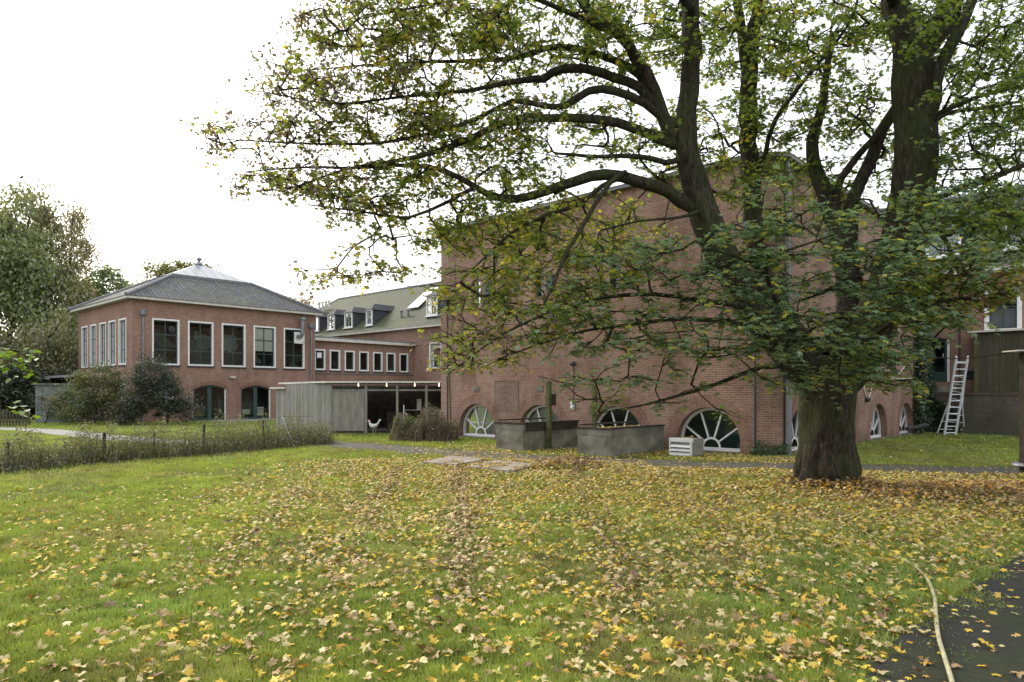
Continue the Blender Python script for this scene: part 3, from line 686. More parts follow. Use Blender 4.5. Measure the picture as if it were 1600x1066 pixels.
# posts
q = K1+u*.98-v*.13
mb = MB(); mb.beam(q-ZV*.1, q+ZV*(1.65+.31), .13, .11, up=u); mb.beam(q+ZV*1.93, q+ZV*2.0, .08, .07, up=u)
pt = mb.build('mossy_post', M['mosswood'], None, q); tag(pt, 'tall mossy timber post with a side block, in front of the left concrete bin', 'post')
mb = MB(); mb.beam(q+ZV*1.28+u*.06-v*.0, q+ZV*1.62+u*.06, .16, .14, up=u); mb.v = [p+u*.1 for p in mb.v]; mb.build('block', M['darkwood'], pt)
q = K2+v*1.25+u*1.0
mb = MB(); mb.beam(q-ZV*.1, q+ZV*(1.95), .11, .09, up=u); pt = mb.build('mossy_post', M['mosswood'], None, q); tag(pt, 'mossy timber post rising behind the leaf-filled bin', 'post')
mb = MB(); mb.beam(q+ZV*1.05-u*.1, q+ZV*1.3-u*.1, .14, .1, up=u); mb.build('block', M['mosswood'], pt)
# heater
K3 = V(4.575, 17.8, 0); F1, F2 = Fr(K3, v, -u), Fr(K3, u, -v)
ht = thing('air_heater', 'small grey metal air unit with white louvres on the grass before the arched window', 'air unit', K3+u*.3+v*.3)
mb = MB(); F1.box(mb, 0, .62, .03, .46, -.66, -.03); mb.build('casing', plain('grey_enamel', (.22, .22, .19), .5, .25, 5), ht)
mb = MB(); F1.box(mb, -.01, .63, .38, .475, -.1, .02)
for k in range(3):
    z = .31-.1*k
    qd = [F1.p(.03, z, -.02), F1.p(.59, z, -.02), F1.p(.59, z-.055, .035), F1.p(.03, z-.055, .035)]; mb.hexa([p-ZV*.012 for p in qd], qd)
F1.box(mb, -.005, .03, .02, .38, -.04, .02); F1.box(mb, .595, .625, .02, .38, -.04, .02); F1.box(mb, .03, .595, .02, .05, -.04, .02)
mb.build('louvres', M['white'], ht)
mb = MB(); mb.tube([F2.p(.66, .2, -.3), F2.p(.85, .18, -.35), F2.p(1.0, .12, -.3)], .05, 8); mb.build('hose_stub', M['black'], ht)
# ================================================================== LADDER
ld = thing('ladder', 'white aluminium folding ladder standing open on the grass before the dark wall', 'ladder', V(17.1, 27.3, 0))
YF = 27.2; B1, B2 = at(1475.6, 679.6, YF), at(1493, 679.6, YF); T1, T2 = at(1494, 560.5, YF+.25), at(1512, 560.5, YF+.25)
for z_ in (B1, B2): z_.z = 0
mb = MB(); mb.beam(B1, T1, .05, .085); mb.beam(B2, T2, .05, .085); mb.build('front_rails', M['alu'], ld)
for k in range(12):
    f = .03+k*.083; mb = MB(); mb.tube([B1.lerp(T1, f), B2.lerp(T2, f)], .02, 6); mb.build('rung', M['alu'], ld)
R1, R2 = at(1464, 677, YF+.75), at(1507, 678.5, YF+.75); R1.z = R2.z = 0
m1, m2 = at(1483, 627, YF+.5), at(1503.5, 632, YF+.5)
mb = MB(); mb.tube([R1, m1, T1+V(.05, .12, -.05)], .028, 6); mb.tube([R2, m2, T2+V(.05, .12, -.05)], .028, 6); mb.build('rear_rails', M['alu'], ld)
for k in range(10):
    f = .06+k*.1
    P = R1.lerp(m1, f*2.4) if f < .416 else m1.lerp(T1+V(.05, .12, 0), (f-.416)/.584); Q = R2.lerp(m2, f*2.4) if f < .416 else m2.lerp(T2+V(.05, .12, 0), (f-.416)/.584)
    mb = MB(); mb.tube([P, Q], .016, 6); mb.build('rung', M['alu'], ld)
for q in (T1, T2): mb = MB(); mb.lathe(q-ZV*.05, [(.03, 0), (.05, .05), (.045, .12), (.02, .16)], 8); mb.build('hinge', M['alu'], ld)
# cable from the wing to the right
mb = MB(); a, b = at(1425, 553, 29), at(1700, 520, 15); pts = [a.lerp(b, i/14)-ZV*(.35*math.sin(math.pi*i/14)) for i in range(15)]
mb.tube(pts, .018, 6); tag(mb.build('cable', M['black'], None, (a+b)/2), 'black overhead cable slung in front of the timber box', 'cable')
# right edge post with a flat cap
PY = 13.2; qx = (1600-CX)/FPX*PY
ps = thing('dark_post', 'dark timber post with a flat cap board and low round disc at the right edge', 'post', V(qx+.03, PY, 0))
mb = MB(); mb.box(qx-.02, qx+.14, PY-.09, PY+.1, .15, 2.42); mb.build('shaft', M['darkwood'], ps)
mb = MB(); mb.box(qx-.24, qx+.4, PY-.2, PY+.25, 2.43, 2.455); mb.build('cap_board', M['cream'], ps)
mb = MB(); mb.lathe(V(qx+.06, PY-.03, .26), [(.26, 0), (.28, .02), (.26, .05), (.1, .06)], 20); mb.build('round_disc', M['zinc'], ps)
mb = MB(); mb.tube([V(qx+.05, PY-.1, 0), V(qx+.05, PY-.1, .26)], .04, 8); mb.build('foot', M['zinc'], ps)
# ================================================================== numpy tools
def vnoise(x, y, s, seed=0):
    x = np.asarray(x)*s+seed*17.3; y = np.asarray(y)*s+seed*9.1
    i, j = np.floor(x).astype(int), np.floor(y).astype(int); fx, fy = x-i, y-j
    h = lambda a, b: np.modf(np.abs(np.sin(a*127.1+b*311.7+seed*74.7)*43758.5453))[0]
    fx = fx*fx*(3-2*fx); fy = fy*fy*(3-2*fy)
    return (h(i, j)*(1-fx)+h(i+1, j)*fx)*(1-fy)+(h(i, j+1)*(1-fx)+h(i+1, j+1)*fx)*fy
def fbm(x, y, s, seed=0): return .5*vnoise(x, y, s, seed)+.3*vnoise(x, y, s*2.3, seed+1)+.2*vnoise(x, y, s*5.1, seed+2)
def pol(*a): return [(r*math.cos(math.radians(t)), r*math.sin(math.radians(t))) for t, r in a]
MAPLE = ([(0, 0)]+pol((-72, .30), (-22, .68), (8, .48), (38, .98), (64, .52), (90, 1.08), (116, .52), (142, .98), (172, .48), (202, .68), (252, .30)),
         [(0, 1, 2, 3), (0, 3, 4, 5), (0, 5, 6, 7), (0, 7, 8, 9), (0, 9, 10, 11)])
OVAL = ([(0, -.6), (.42, -.1), (.3, .35), (0, .75), (-.3, .35), (-.42, -.1)], [(0, 1, 2, 3), (0, 3, 4, 5)])
DIAM = ([(0, -.7), (.45, 0), (0, .8), (-.45, 0)], [(0, 1, 2, 3)])
def norm(a): return a/np.maximum(np.linalg.norm(a, axis=-1, keepdims=True), 1e-9)
def leaf_arrays(pos, nor, size, shape, curl=.25, heading=None):
    n = len(pos); P2 = np.array(shape[0]); F = np.array(shape[1]); k = len(P2)
    nor = norm(nor); h = heading if heading is not None else rng.normal(size=(n, 3))
    a = norm(np.cross(h, nor)); b = np.cross(nor, a)          # b points along heading
    r2 = (P2**2).sum(1); cz = -curl*r2*rng.uniform(.2, 1.6, (n, 1))+(rng.uniform(-.35, .35, (n, 1))*np.abs(P2[:, 0])[None])
    s = np.asarray(size).reshape(-1, 1, 1)
    v_ = pos[:, None]+s*(a[:, None]*P2[None, :, 0:1]+b[:, None]*P2[None, :, 1:2]+nor[:, None]*cz[..., None])
    f = (F[None]+(np.arange(n)*k)[:, None, None]).reshape(-1, 4)
    return v_.reshape(-1, 3), f, k
def leaves(name, mat, pos, nor, size, cols, shape=MAPLE, parent=None, org=None, curl=.25, heading=None):
    v_, f, k = leaf_arrays(pos, nor, size, shape, curl, heading)
    return nmesh(name, v_, f, mat, parent, org, cols=np.repeat(cols, k, axis=0))
PAL = {'b': [(.15, .105, .08), (.17, .13, .08), (.12, .09, .075), (.20, .19, .06)],
       'y': [(.30, .34, .055), (.24, .31, .05), (.36, .38, .07), (.20, .27, .05), (.28, .33, .06), (.22, .29, .06), (.58, .47, .07)],
       'g': [(.15, .23, .045), (.19, .27, .05), (.12, .19, .045), (.24, .29, .055)],
       'd': [(.18, .27, .17), (.20, .30, .18), (.15, .25, .155), (.23, .31, .15), (.20, .30, .165), (.18, .28, .17), (.17, .27, .14), (.50, .48, .09)],  # low front spray: pale blue-grey sky reflection mixed into the leaf colour
       'r': [(.18, .11, .07), (.26, .17, .06)]}
def pal_cols(types, n_each=1, jit=.22):
    out_ = np.array([PAL[t][rng.integers(len(PAL[t]))] for t in types]); return out_*rng.uniform(1-jit, 1+jit, (len(types), 1))
# ------------------------------------------------------------------ branching skeleton
class Skel:
    def __init__(s): s.p = []; s.par = []; s.r = []; s.grown = []
    def add(s, p, par, r=0, grown=False): s.p.append(np.array(p, float)); s.par.append(par); s.r.append(r); s.grown.append(grown); return len(s.p)-1
    def limb(s, pts, start=None, step=.22, wob=.02):
        """pts: (Vector, radius); joins the existing node nearest the first point"""
        P = np.array([list(q[0]) for q in pts], float); R = np.array([q[1] for q in pts])
        if s.p and start is None: par = int(np.argmin(((np.array(s.p)-P[0])**2).sum(1)))
        else: par = -1 if start is None else start
        Q = np.vstack([2*P[0]-P[1], P, 2*P[-1]-P[-2]])
        first = True
        for i in range(1, len(P)):
            L_ = np.linalg.norm(P[i]-P[i-1]); n = max(2, int(L_/step))
            for k in range(0 if (first and par == -1) else 1, n+1):
                t = k/n; a, b, c, d = Q[i-1], Q[i], Q[i+1], Q[i+2]
                x = .5*((2*b)+(-a+c)*t+(2*a-5*b+4*c-d)*t*t+(-a+3*b-3*c+d)*t**3)
                r = R[i-1]*(1-t)+R[i]*t
                par = s.add(x+rng.normal(0, wob*min(1, r*6), 3)*(0 if r > .2 else 1), par, r); first = False
        return par
    def grow(s, targets, bend=.35, sag=.06, step=.22, r0=.006):
        T = np.array(targets); base_ = np.array(s.p); d0 = np.array([((base_-t)**2).sum(1).min() for t in T]); ends = []
        buf = np.zeros((len(s.p)+len(T)*60, 3)); buf[:len(s.p)] = base_; n = len(s.p)
        for idx in np.argsort(d0):
            t = T[idx]; q = buf[:n]-t; d = np.sqrt((q**2).sum(1))
            j = int(np.argmin(d+.25*np.maximum(0, t[2]*0+q[:, 2])*.5))
            a = buf[j]; L_ = d[j]; pj = s.par[j]
            dr = norm(a-buf[pj]) if pj >= 0 else np.array([0, 0, 1.]); c = a+dr*L_*bend+rng.normal(0, .05, 3)*L_; c[2] += sag*L_
            m = max(2, min(50, int(L_/step))); par = j
            for k in range(1, m+1):
                f = k/m; x = (1-f)**2*a+2*f*(1-f)*c+f*f*t+(rng.normal(0, .012, 3) if k < m else 0)
                par = s.add(x, par, 0, True); buf[n] = x; n += 1
            ends.append((par, idx))
        return ends
    def finish(s, tip=.006, ex=2.35):
        n = len(s.p); acc = np.zeros(n); has = np.zeros(n, bool)
        for i in range(n-1, -1, -1):
            if acc[i] == 0: acc[i] = tip**ex
            if s.par[i] >= 0: acc[s.par[i]] += acc[i]
        for i in range(n):
            if s.grown[i]: s.r[i] = min(acc[i]**(1/ex), .95*s.r[s.par[i]] if s.par[i] >= 0 and s.r[s.par[i]] > .01 else 9)
    def mesh(s, name, mat, parent, rmin=0):
        n = len(s.p); kids = [[] for _ in range(n)]
        for i, p in enumerate(s.par):
            if p >= 0: kids[p].append(i)
        VV, FF = [], []; nv = 0
        starts = [(i, -1) for i in range(n) if s.par[i] < 0]
        while starts:
            i, frm = starts.pop(); chain_ = [frm] if frm >= 0 else []; chain_.append(i)
            while kids[i]:
                ks = sorted(kids[i], key=lambda k: -s.r[k]); starts += [(k, i) for k in ks[1:]]; i = ks[0]; chain_.append(i)
            P = np.array([s.p[k] for k in chain_]); R = np.array([s.r[k] for k in chain_])
            if frm >= 0: R[0] = min(R[0]*.9, R[1]*1.25)
            if R.max() < rmin or len(P) < 2: continue
            sides = 44 if R[0] > .2 else 10 if R[0] > .06 else 6 if R[0] > .02 else 4 if R[0] > .009 else 3
            T = np.gradient(P, axis=0); T = norm(T); upv = np.array([0, 1., 0]) if abs(T[0][1]) < .9 else np.array([1., 0, 0])
            a = norm(np.cross(T[0], upv)); rings = []
            for q in range(len(P)):
                a = norm(a-T[q]*np.dot(a, T[q])); b = np.cross(T[q], a)
                th = np.arange(sides)*2*math.pi/sides
                rr = R[q]*np.ones(sides)
                if R[q] > .06: rr = rr*(1+(.055 if sides > 40 else 0)*(vnoise(np.cos(th)*R[q]*26+7, P[q][2]*1.3+np.sin(th)*R[q]*26, 1, 3)-.5)+.05*np.sin(th*3+P[q][2]*2.1)+.045*np.sin(th*5-P[q][2]*3.3)+rng.normal(0, .018 if sides < 40 else .009, sides))
                rings.append(P[q]+rr[:, None]*(np.cos(th)[:, None]*a+np.sin(th)[:, None]*b))
            VV.append(np.vstack(rings)); m = len(P); g = np.arange(m-1)[:, None]*sides; k = np.arange(sides)[None]; l = (k+1) % sides
            FF.append(np.stack([g+k, g+l, g+sides+l, g+sides+k], -1).reshape(-1, 4)+nv); nv += m*sides
        return nmesh(name, np.vstack(VV), np.vstack(FF), mat, parent, smooth=True)
# ================================================================== MAPLE
S = FPX
mt = thing('maple_tree', 'big old maple with a thick dark trunk, spreading limbs and thinning green and yellow leaves', 'tree', (5.69, 12.6, 0))
sk_ = Skel()
def Lb(*q): return [(at(x, y, Y), r) for x, y, Y, r in q]
tr = sk_.limb(Lb((1293, 765, 12.6, .62), (1293, 748, 12.6, .51), (1293, 715, 12.6, .465), (1293, 670, 12.6, .45), (1293, 625, 12.6, .47), (1294, 590, 12.6, .52), (1294, 570, 12.6, .50)), wob=0)
sk_.limb(Lb((1275, 600, 12.6, .34), (1235, 555, 12.5, .29), (1185, 495, 12.4, .28), (1143, 425, 12.3, .27), (1108, 350, 12.2, .26), (1086, 290, 12.2, .23), (1072, 225, 12.1, .18), (1077, 150, 12.0, .16), (1080, 80, 12, .15), (1078, 0, 12, .14), (1070, -150, 12, .11), (1060, -320, 12, .05)), start=tr-2)
sk_.limb(Lb((1310, 600, 12.6, .40), (1345, 545, 12.5, .38), (1385, 465, 12.4, .37), (1410, 385, 12.3, .36), (1425, 300, 12.2, .34), (1430, 200, 12.1, .33), (1428, 120, 12.1, .33), (1420, 60, 12.1, .27), (1398, 0, 12.1, .2), (1370, -150, 12, .13), (1340, -320, 12, .06)), start=tr-1)
sk_.limb(Lb((1440, 75, 12.1, .25), (1475, 25, 12.1, .2), (1500, -50, 12, .16), (1540, -250, 12, .08)))
sk_.limb(Lb((1448, 190, 11.9, .13), (1458, 175, 11.8, .11), (1468, 105, 11.7, .10), (1497, 50, 11.6, .09), (1518, 0, 11.6, .08), (1570, -120, 11.5, .05)))
sk_.limb(Lb((1300, 590, 12.7, .30), (1325, 500, 12.9, .25), (1325, 430, 13, .22), (1308, 360, 13.1, .18), (1290, 300, 13.2, .14), (1268, 245, 13.3, .12), (1272, 205, 13.3, .10), (1285, 165, 13.3, .08), (1300, 60, 13.4, .05)), start=tr-1)
sk_.limb(Lb((1310, 360, 13.1, .1), (1308, 296, 13.1, .07), (1326, 263, 13.1, .07), (1353, 229, 13, .06), (1375, 208, 13, .05)))
sk_.limb(Lb((1325, 400, 13, .15), (1334, 308, 13, .12), (1360, 255, 13.1, .12), (1375, 210, 13.1, .11), (1400, 172, 13.1, .10), (1450, 90, 13.3, .06)))
sk_.limb(Lb((1295, 590, 12.9, .28), (1240, 520, 13.3, .22), (1195, 430, 13.6, .18), (1175, 345, 13.7, .175), (1171, 240, 13.7, .17), (1169, 150, 13.7, .165), (1172, 105, 13.7, .15), (1184, 0, 13.7, .12), (1200, -200, 13.7, .06)), start=tr-1)
sk_.limb(Lb((1167, 120, 13.7, .11), (1150, 0, 13.6, .08), (1130, -150, 13.5, .05)))
br = [
 ((1082, 335, 12.2, .14), (1045, 298, 12, .13), (1000, 285, 11.8, .12), (945, 272, 11.7, .11), (900, 283, 11.6, .10), (840, 305, 11.6, .085), (786, 311, 11.5, .075), (743, 292, 11.4, .06), (694, 266, 11.4, .05), (638, 258, 11.3, .04), (560, 262, 11.2, .03), (470, 262, 11.1, .02), (390, 268, 11, .01)),
 ((743, 292, 11.4, .04), (700, 315, 11.2, .035), (640, 340, 11, .028), (560, 330, 10.9, .02), (480, 320, 10.8, .012)),
 ((1072, 235, 12.1, .12), (1010, 207, 12, .10), (940, 188, 11.8, .09), (860, 185, 11.6, .08), (800, 188, 11.5, .075), (755, 207, 11.4, .065), (690, 235, 11.3, .05), (620, 252, 11.2, .04), (540, 265, 11.1, .025), (440, 300, 11, .012)),
 ((1060, 205, 12.1, .10), (1010, 163, 11.9, .085), (960, 142, 11.8, .08), (920, 142, 11.7, .075), (885, 165, 11.7, .07), (850, 166, 11.6, .055), (800, 158, 11.5, .05), (740, 188, 11.5, .042), (620, 220, 11.3, .03), (525, 225, 11.2, .025), (424, 222, 11.1, .016), (325, 216, 11, .007)),
 ((1045, 190, 12.1, .10), (1000, 140, 12, .10), (960, 118, 11.9, .09), (911, 109, 11.8, .085), (874, 109, 11.7, .085), (848, 123, 11.7, .075), (815, 125, 11.6, .06), (740, 140, 11.5, .04), (640, 150, 11.3, .03), (520, 162, 11.2, .02), (420, 145, 11.1, .01)),
 ((1030, 160, 12.1, .1), (998, 116, 12.2, .09), (960, 94, 12.3, .075), (900, 75, 12.4, .07), (855, 75, 12.4, .06), (806, 90, 12.4, .055), (740, 95, 12.4, .04), (600, 100, 12.4, .025), (480, 110, 12.3, .012)),
 ((1055, 215, 12.1, .14), (1039, 188, 12, .13), (1022, 139, 12, .12), (994, 90, 11.9, .11), (968, 56, 11.8, .1), (930, 30, 11.7, .09), (908, 0, 11.7, .08), (850, -80, 11.5, .06), (740, -160, 11.3, .03)),
 ((975, 62, 11.8, .06), (900, 25, 11.5, .05), (800, -10, 11.2, .04), (660, 10, 11, .02), (560, 30, 10.9, .01)),
 ((985, 262, 11.8, .05), (950, 290, 11, .045), (915, 345, 10.6, .04), (885, 395, 10.4, .035), (862, 450, 10.2, .028), (850, 475, 10.1, .02)),
 ((1095, 330, 12.1, .05), (1060, 340, 11.5, .03), (1000, 345, 11.2, .022), (940, 360, 11, .015)),
 ((1060, 260, 12.1, .06), (1000, 244, 11.7, .05), (940, 245, 11.5, .04), (870, 240, 11.4, .025)),
 ((960, 275, 11.7, .05), (900, 320, 11.4, .04), (820, 350, 11.2, .03), (760, 400, 11, .02), (720, 440, 10.9, .01)),
 ((1250, 560, 12.2, .08), (1261, 528, 11.2, .05), (1226, 507, 10.3, .04), (1199, 430, 9.8, .035), (1205, 403, 9.7, .03), (1250, 385, 9.6, .02), (1300, 368, 9.5, .014)),
 ((1199, 430, 9.8, .03), (1150, 400, 9.6, .02), (1100, 390, 9.6, .01)),
 ((1220, 545, 12.2, .07), (1180, 515, 11, .05), (1080, 498, 10, .04), (990, 507, 9.8, .03), (900, 520, 9.8, .022), (780, 560, 9.8, .01)),
 ((1245, 575, 12.2, .07), (1192, 574, 10.8, .045), (1120, 600, 10.2, .035), (1064, 617, 10, .028), (1010, 632, 9.9, .02), (940, 645, 9.8, .01)),
 ((1170, 480, 12.2, .07), (1100, 470, 11, .045), (1000, 460, 10.4, .035), (900, 475, 10.2, .028), (790, 520, 10.1, .02), (700, 585, 10, .01)),
 ((1350, 535, 12.3, .07), (1400, 500, 11.2, .05), (1470, 470, 10.4, .035), (1560, 465, 10.2, .02)),
 ((1430, 305, 12, .08), (1462, 308, 11.8, .07), (1500, 295, 11.6, .06), (1560, 275, 11.4, .05), (1620, 250, 11.2, .04), (1750, 220, 11, .02)),
 ((1440, 190, 12, .05), (1500, 162, 11.9, .045), (1560, 142, 11.8, .035), (1640, 125, 11.7, .02)),
 ((1440, 200, 12.1, .05), (1490, 175, 12.5, .045), (1560, 165, 12.8, .035), (1640, 150, 13, .02)),
 ((1440, 330, 12, .06), (1480, 380, 11.2, .04), (1500, 430, 10.8, .03), (1540, 410, 10.5, .015)),
 ((1190, 270, 13.6, .06), (1210, 190, 13.3, .05), (1270, 110, 13, .04), (1330, 30, 12.8, .03), (1350, -60, 12.7, .02)),
 ((1135, 410, 12.2, .06), (1180, 380, 10.8, .03), (1260, 330, 10.2, .02), (1340, 310, 10, .01)),
 ((1410, 380, 12, .06), (1380, 400, 11, .04), (1330, 440, 10.2, .03), (1250, 470, 9.8, .015)),
 ((1078, 20, 12, .1), (1030, -100, 9, .07), (960, -400, 7, .04), (800, -700, 6, .02)),
 ((1398, 10, 12.1, .12), (1350, -200, 9, .08), (1200, -500, 7, .05), (900, -900, 5.5, .02)),
 ((1500, -40, 12, .1), (1500, -300, 9, .06), (1500, -700, 6.5, .03)),
]
for b_ in br: sk_.limb([(p_, r_*.86) for p_, r_ in Lb(*b_)], step=.25)
REG = [  # px, py, rx, ry, Y0, Y1, n, palette
 (420, 215, 95, 28, 10.4, 12, 62, 'bbby'), (480, 285, 95, 30, 10.5, 12, 62, 'bbyy'), (465, 125, 60, 45, 10.6, 12.4, 55, 'bbby'),
 (560, 40, 90, 45, 10.6, 12.6, 115, 'bbyg'), (570, 130, 90, 45, 10.6, 12.6, 100, 'bbbyy'), (610, 200, 110, 35, 10.8, 12.2, 90, 'bbyyg'), (590, 285, 110, 35, 10.8, 12, 85, 'byyg'),
 (700, 60, 110, 60, 10.6, 13, 190, 'yygb'), (740, 170, 110, 50, 10.8, 12.6, 105, 'byyg'), (720, 250, 110, 40, 10.8, 12.4, 80, 'yyg'),
 (650, 330, 120, 35, 10.6, 12, 60, 'yg'), (530, 320, 60, 22, 10.6, 11.4, 22, 'byy'), (560, 425, 75, 13, 10, 11, 24, 'yyb'), (620, 385, 80, 20, 10.4, 11.4, 26, 'yyg'),
 (860, 40, 120, 60, 11, 13.5, 170, 'ggy'), (880, 215, 120, 40, 11, 13.5, 70, 'ggy'), (860, 140, 110, 50, 12, 13.5, 55, 'ggy'), (1000, 200, 80, 50, 12.4, 14, 45, 'ggy'), (800, 285, 90, 25, 11, 13, 40, 'yg'),
 (780, 355, 85, 35, 10.6, 12.5, 85, 'yyg'), (910, 350, 115, 50, 11, 13.5, 150, 'yyyg'), (860, 400, 110, 40, 10.4, 12.5, 90, 'yyg'), (760, 450, 75, 35, 10, 11.5, 60, 'yyg'),
 (850, 460, 90, 35, 10, 11.5, 60, 'ygb'), (745, 545, 55, 32, 9.6, 10.6, 36, 'yygb'), (810, 505, 85, 25, 9.8, 10.8, 40, 'yyb'), (900, 530, 60, 20, 9.4, 10.2, 20, 'gd'),
 (1000, 50, 100, 60, 11, 14, 95, 'ggy'), (1120, 50, 110, 70, 12.4, 15, 120, 'ggy'), (1250, 40, 130, 60, 11.5, 15, 190, 'ggy'), (1260, 160, 110, 60, 12, 15, 150, 'gggy'), (1130, 200, 90, 50, 12.8, 15, 70, 'ggy'),
 (1130, 270, 110, 40, 12.4, 14.5, 75, 'ggy'), (1380, 60, 110, 60, 12.8, 15, 80, 'gg'), (1380, 200, 80, 70, 13.4, 15.5, 70, 'gg'), (1240, 290, 90, 50, 13, 15, 80, 'gg'), (1340, 300, 90, 40, 13.2, 15, 50, 'gg'),
 (1520, 50, 100, 65, 10.5, 14, 170, 'ggg'), (1560, 150, 80, 50, 10.5, 14, 110, 'gg'), (1540, 230, 90, 40, 11, 14, 85, 'ggd'), (1500, 320, 90, 40, 10.4, 13, 110, 'ggd'), (1560, 370, 60, 40, 10, 12, 60, 'ggd'),
 (1500, 440, 75, 35, 10, 11.5, 70, 'ggyr'), (1440, 470, 60, 40, 10, 11.4, 45, 'ggy'), (1590, 300, 70, 60, 10.5, 13, 50, 'gg'),
 (1210, 350, 110, 28, 9.2, 10.4, 85, 'd'), (1130, 400, 130, 28, 9.2, 10.4, 80, 'd'), (1290, 400, 120, 40, 9.2, 10.6, 80, 'd'), (1230, 460, 150, 38, 9, 10.8, 95, 'd'), (1020, 430, 100, 25, 9.4, 10.6, 55, 'd'),
 (1130, 515, 150, 30, 9, 10.6, 90, 'd'), (980, 500, 110, 28, 9.2, 10.4, 60, 'dg'), (960, 580, 90, 14, 9.2, 10.2, 26, 'd'), (1100, 570, 90, 16, 9.2, 10.2, 24, 'd'), (1300, 525, 150, 38, 9, 10.8, 100, 'd'),
 (1440, 400, 90, 38, 9.4, 10.8, 85, 'd'), (1410, 335, 70, 20, 9.8, 10.8, 22, 'd'), (1430, 500, 70, 28, 9.4, 10.6, 45, 'd'), (1260, 565, 110, 16, 9.2, 10.4, 60, 'd'), (1380, 570, 60, 16, 9.4, 10.6, 26, 'dg'),
 (930, 430, 70, 35, 9.8, 11.4, 40, 'gyd'), (1060, 622, 80, 10, 9.6, 10.2, 10, 'dg'), (950, 632, 45, 12, 9.6, 10.1, 4, 'yg'),
 (900, -120, 420, 90, 10, 14, 260, 'ggy'), (1400, -150, 300, 90, 10, 15, 220, 'gg'), (600, -60, 130, 40, 10.8, 12.6, 60, 'bg'), (1300, -400, 350, 150, 9, 14, 160, 'gg'),
 (1000, -700, 500, 200, 5.5, 9, 170, 'gg'), (1750, 100, 120, 300, 10, 15, 140, 'gg'),
]
tg, ty = [], []
for px, py, rx, ry, Y0, Y1, n, pl in REG:
    lay = pl[0] == 'd'
    for _ in range(int(n*(.37 if pl[0] == 'd' else .4 if py < -200 else .48 if 310 < py < 480 and px < 1100 else .60 if px < 800 else .62))):
        a, r = rng.uniform(0, 2*math.pi), math.sqrt(rng.uniform(0, 1))**.9
        q_ = at(px+rx*1.12*r*math.cos(a), py+ry*r*math.sin(a), rng.uniform(Y0, Y1))
        if lay: off_ = .25*math.sin(q_.x*1.1+q_.y); q_.z = round((q_.z-off_)/.42)*.42+off_+rng.normal(0, .045)
        tg.append(list(q_)); ty.append(pl)
ends = sk_.grow(tg)
LP, LN, LH, LS, LC = [], [], [], [], []
for nd, idx in ends:
    pl = ty[idx]; e = sk_.p[nd]; d = norm(e-sk_.p[sk_.par[nd]]); d[2] *= .4; d = norm(d)
    low = pl[0] == 'd'; small = 'b' in pl
    side = norm(np.cross(d, [0, 0, 1])); m = rng.integers(3, 6)
    kind = pl[rng.integers(len(pl))]
    for q in range(m):
        ang = rng.uniform(-1.2, 1.2); L_ = rng.uniform(.18, .48)
        dd = d*math.cos(ang)+side*math.sin(ang); dd[2] += rng.uniform(-.35, .25)*(.35 if low else 1); dd = norm(dd)
        t_ = e+dd*L_; mid = sk_.add(e+dd*L_*.5+rng.normal(0, .01, 3), nd, 0, True); sk_.add(t_, mid, 0, True)
        for z in range(rng.integers(4, 8)):
            f = rng.uniform(.25, 1.05); pp = e+dd*L_*f+rng.normal(0, .055, 3); pp[2] -= .03
            k2 = kind if rng.random() < .7 else pl[rng.integers(len(pl))]
            LP.append(pp); hh = dd+rng.normal(0, .8, 3); LH.append(hh)
            tilt = .26 if low else .6
            LN.append([rng.normal(0, tilt), rng.normal(0, tilt)-.12, 1] if k2 != 'b' else rng.normal(0, 1, 3))
            LS.append(rng.uniform(.055, .085) if low else rng.uniform(.046, .074) if k2 != 'b' else rng.uniform(.028, .055))
            LC.append(k2)
sk_.finish(tip=.0048, ex=2.55)
trunk = sk_.mesh('trunk', M['bark'], mt)
LP, LN, LH, LS = map(np.array, (LP, LN, LH, LS))
leaves('crown', M['maple_leaf'], LP, LN, LS, pal_cols(LC), MAPLE, mt, heading=LH, curl=.3)
print('maple leaves', len(LP), 'nodes', len(sk_.p))
# root flares
rs = Skel(); bc = np.array([5.69, 12.6, 0])
for a, l in ((205, 1.0), (250, .6), (300, .62), (350, .7), (40, .8), (120, .8), (165, .6)):
    t = math.radians(a); d = np.array([math.cos(t), math.sin(t), 0])
    rs.limb([(Vector(bc+d*.24+[0, 0, .7]), .24), (Vector(bc+d*.38+[0, 0, .22]), .2), (Vector(bc+d*.62*l+[0, 0, .02]), .13), (Vector(bc+d*1.0*l+[0, 0, -.06]), .07)], start=-1, step=.1, wob=0)
rs.mesh('root_flare', M['bark'], mt)
# ================================================================== BACKGROUND TREES AND SHRUBS
def crown_pts(blobs, n, Y, depth, clump=.35, nclump=60, hang=0):
    """blobs in photo sight lines at distance Y; returns clumped points in the 3-D ellipsoids"""
    w_ = np.array([b[2]*b[3] for b in blobs], float); w_ /= w_.sum(); s = Y/FPX
    cc = []
    for b in [blobs[i] for i in rng.choice(len(blobs), nclump, p=w_)]:
        d = norm(rng.normal(size=3))*rng.uniform(.35, 1)**.5
        c = at(b[0], b[1], Y); cc.append([c.x+d[0]*b[2]*s, c.y+d[1]*depth, max(.1, c.z+d[2]*b[3]*s)])
    cc = np.array(cc); k = rng.integers(0, nclump, n)
    cs = rng.uniform(.5, 1.5, nclump)[k][:, None]*clump
    P = cc[k]+rng.normal(size=(n, 3))*cs*[1, 1, .65]
    if hang: P[:, 2] -= rng.random(n)**1.3*hang*rng.uniform(.3, 1, nclump)[k]
    P[:, 2] = np.maximum(P[:, 2], .05)
    return P, cc, k
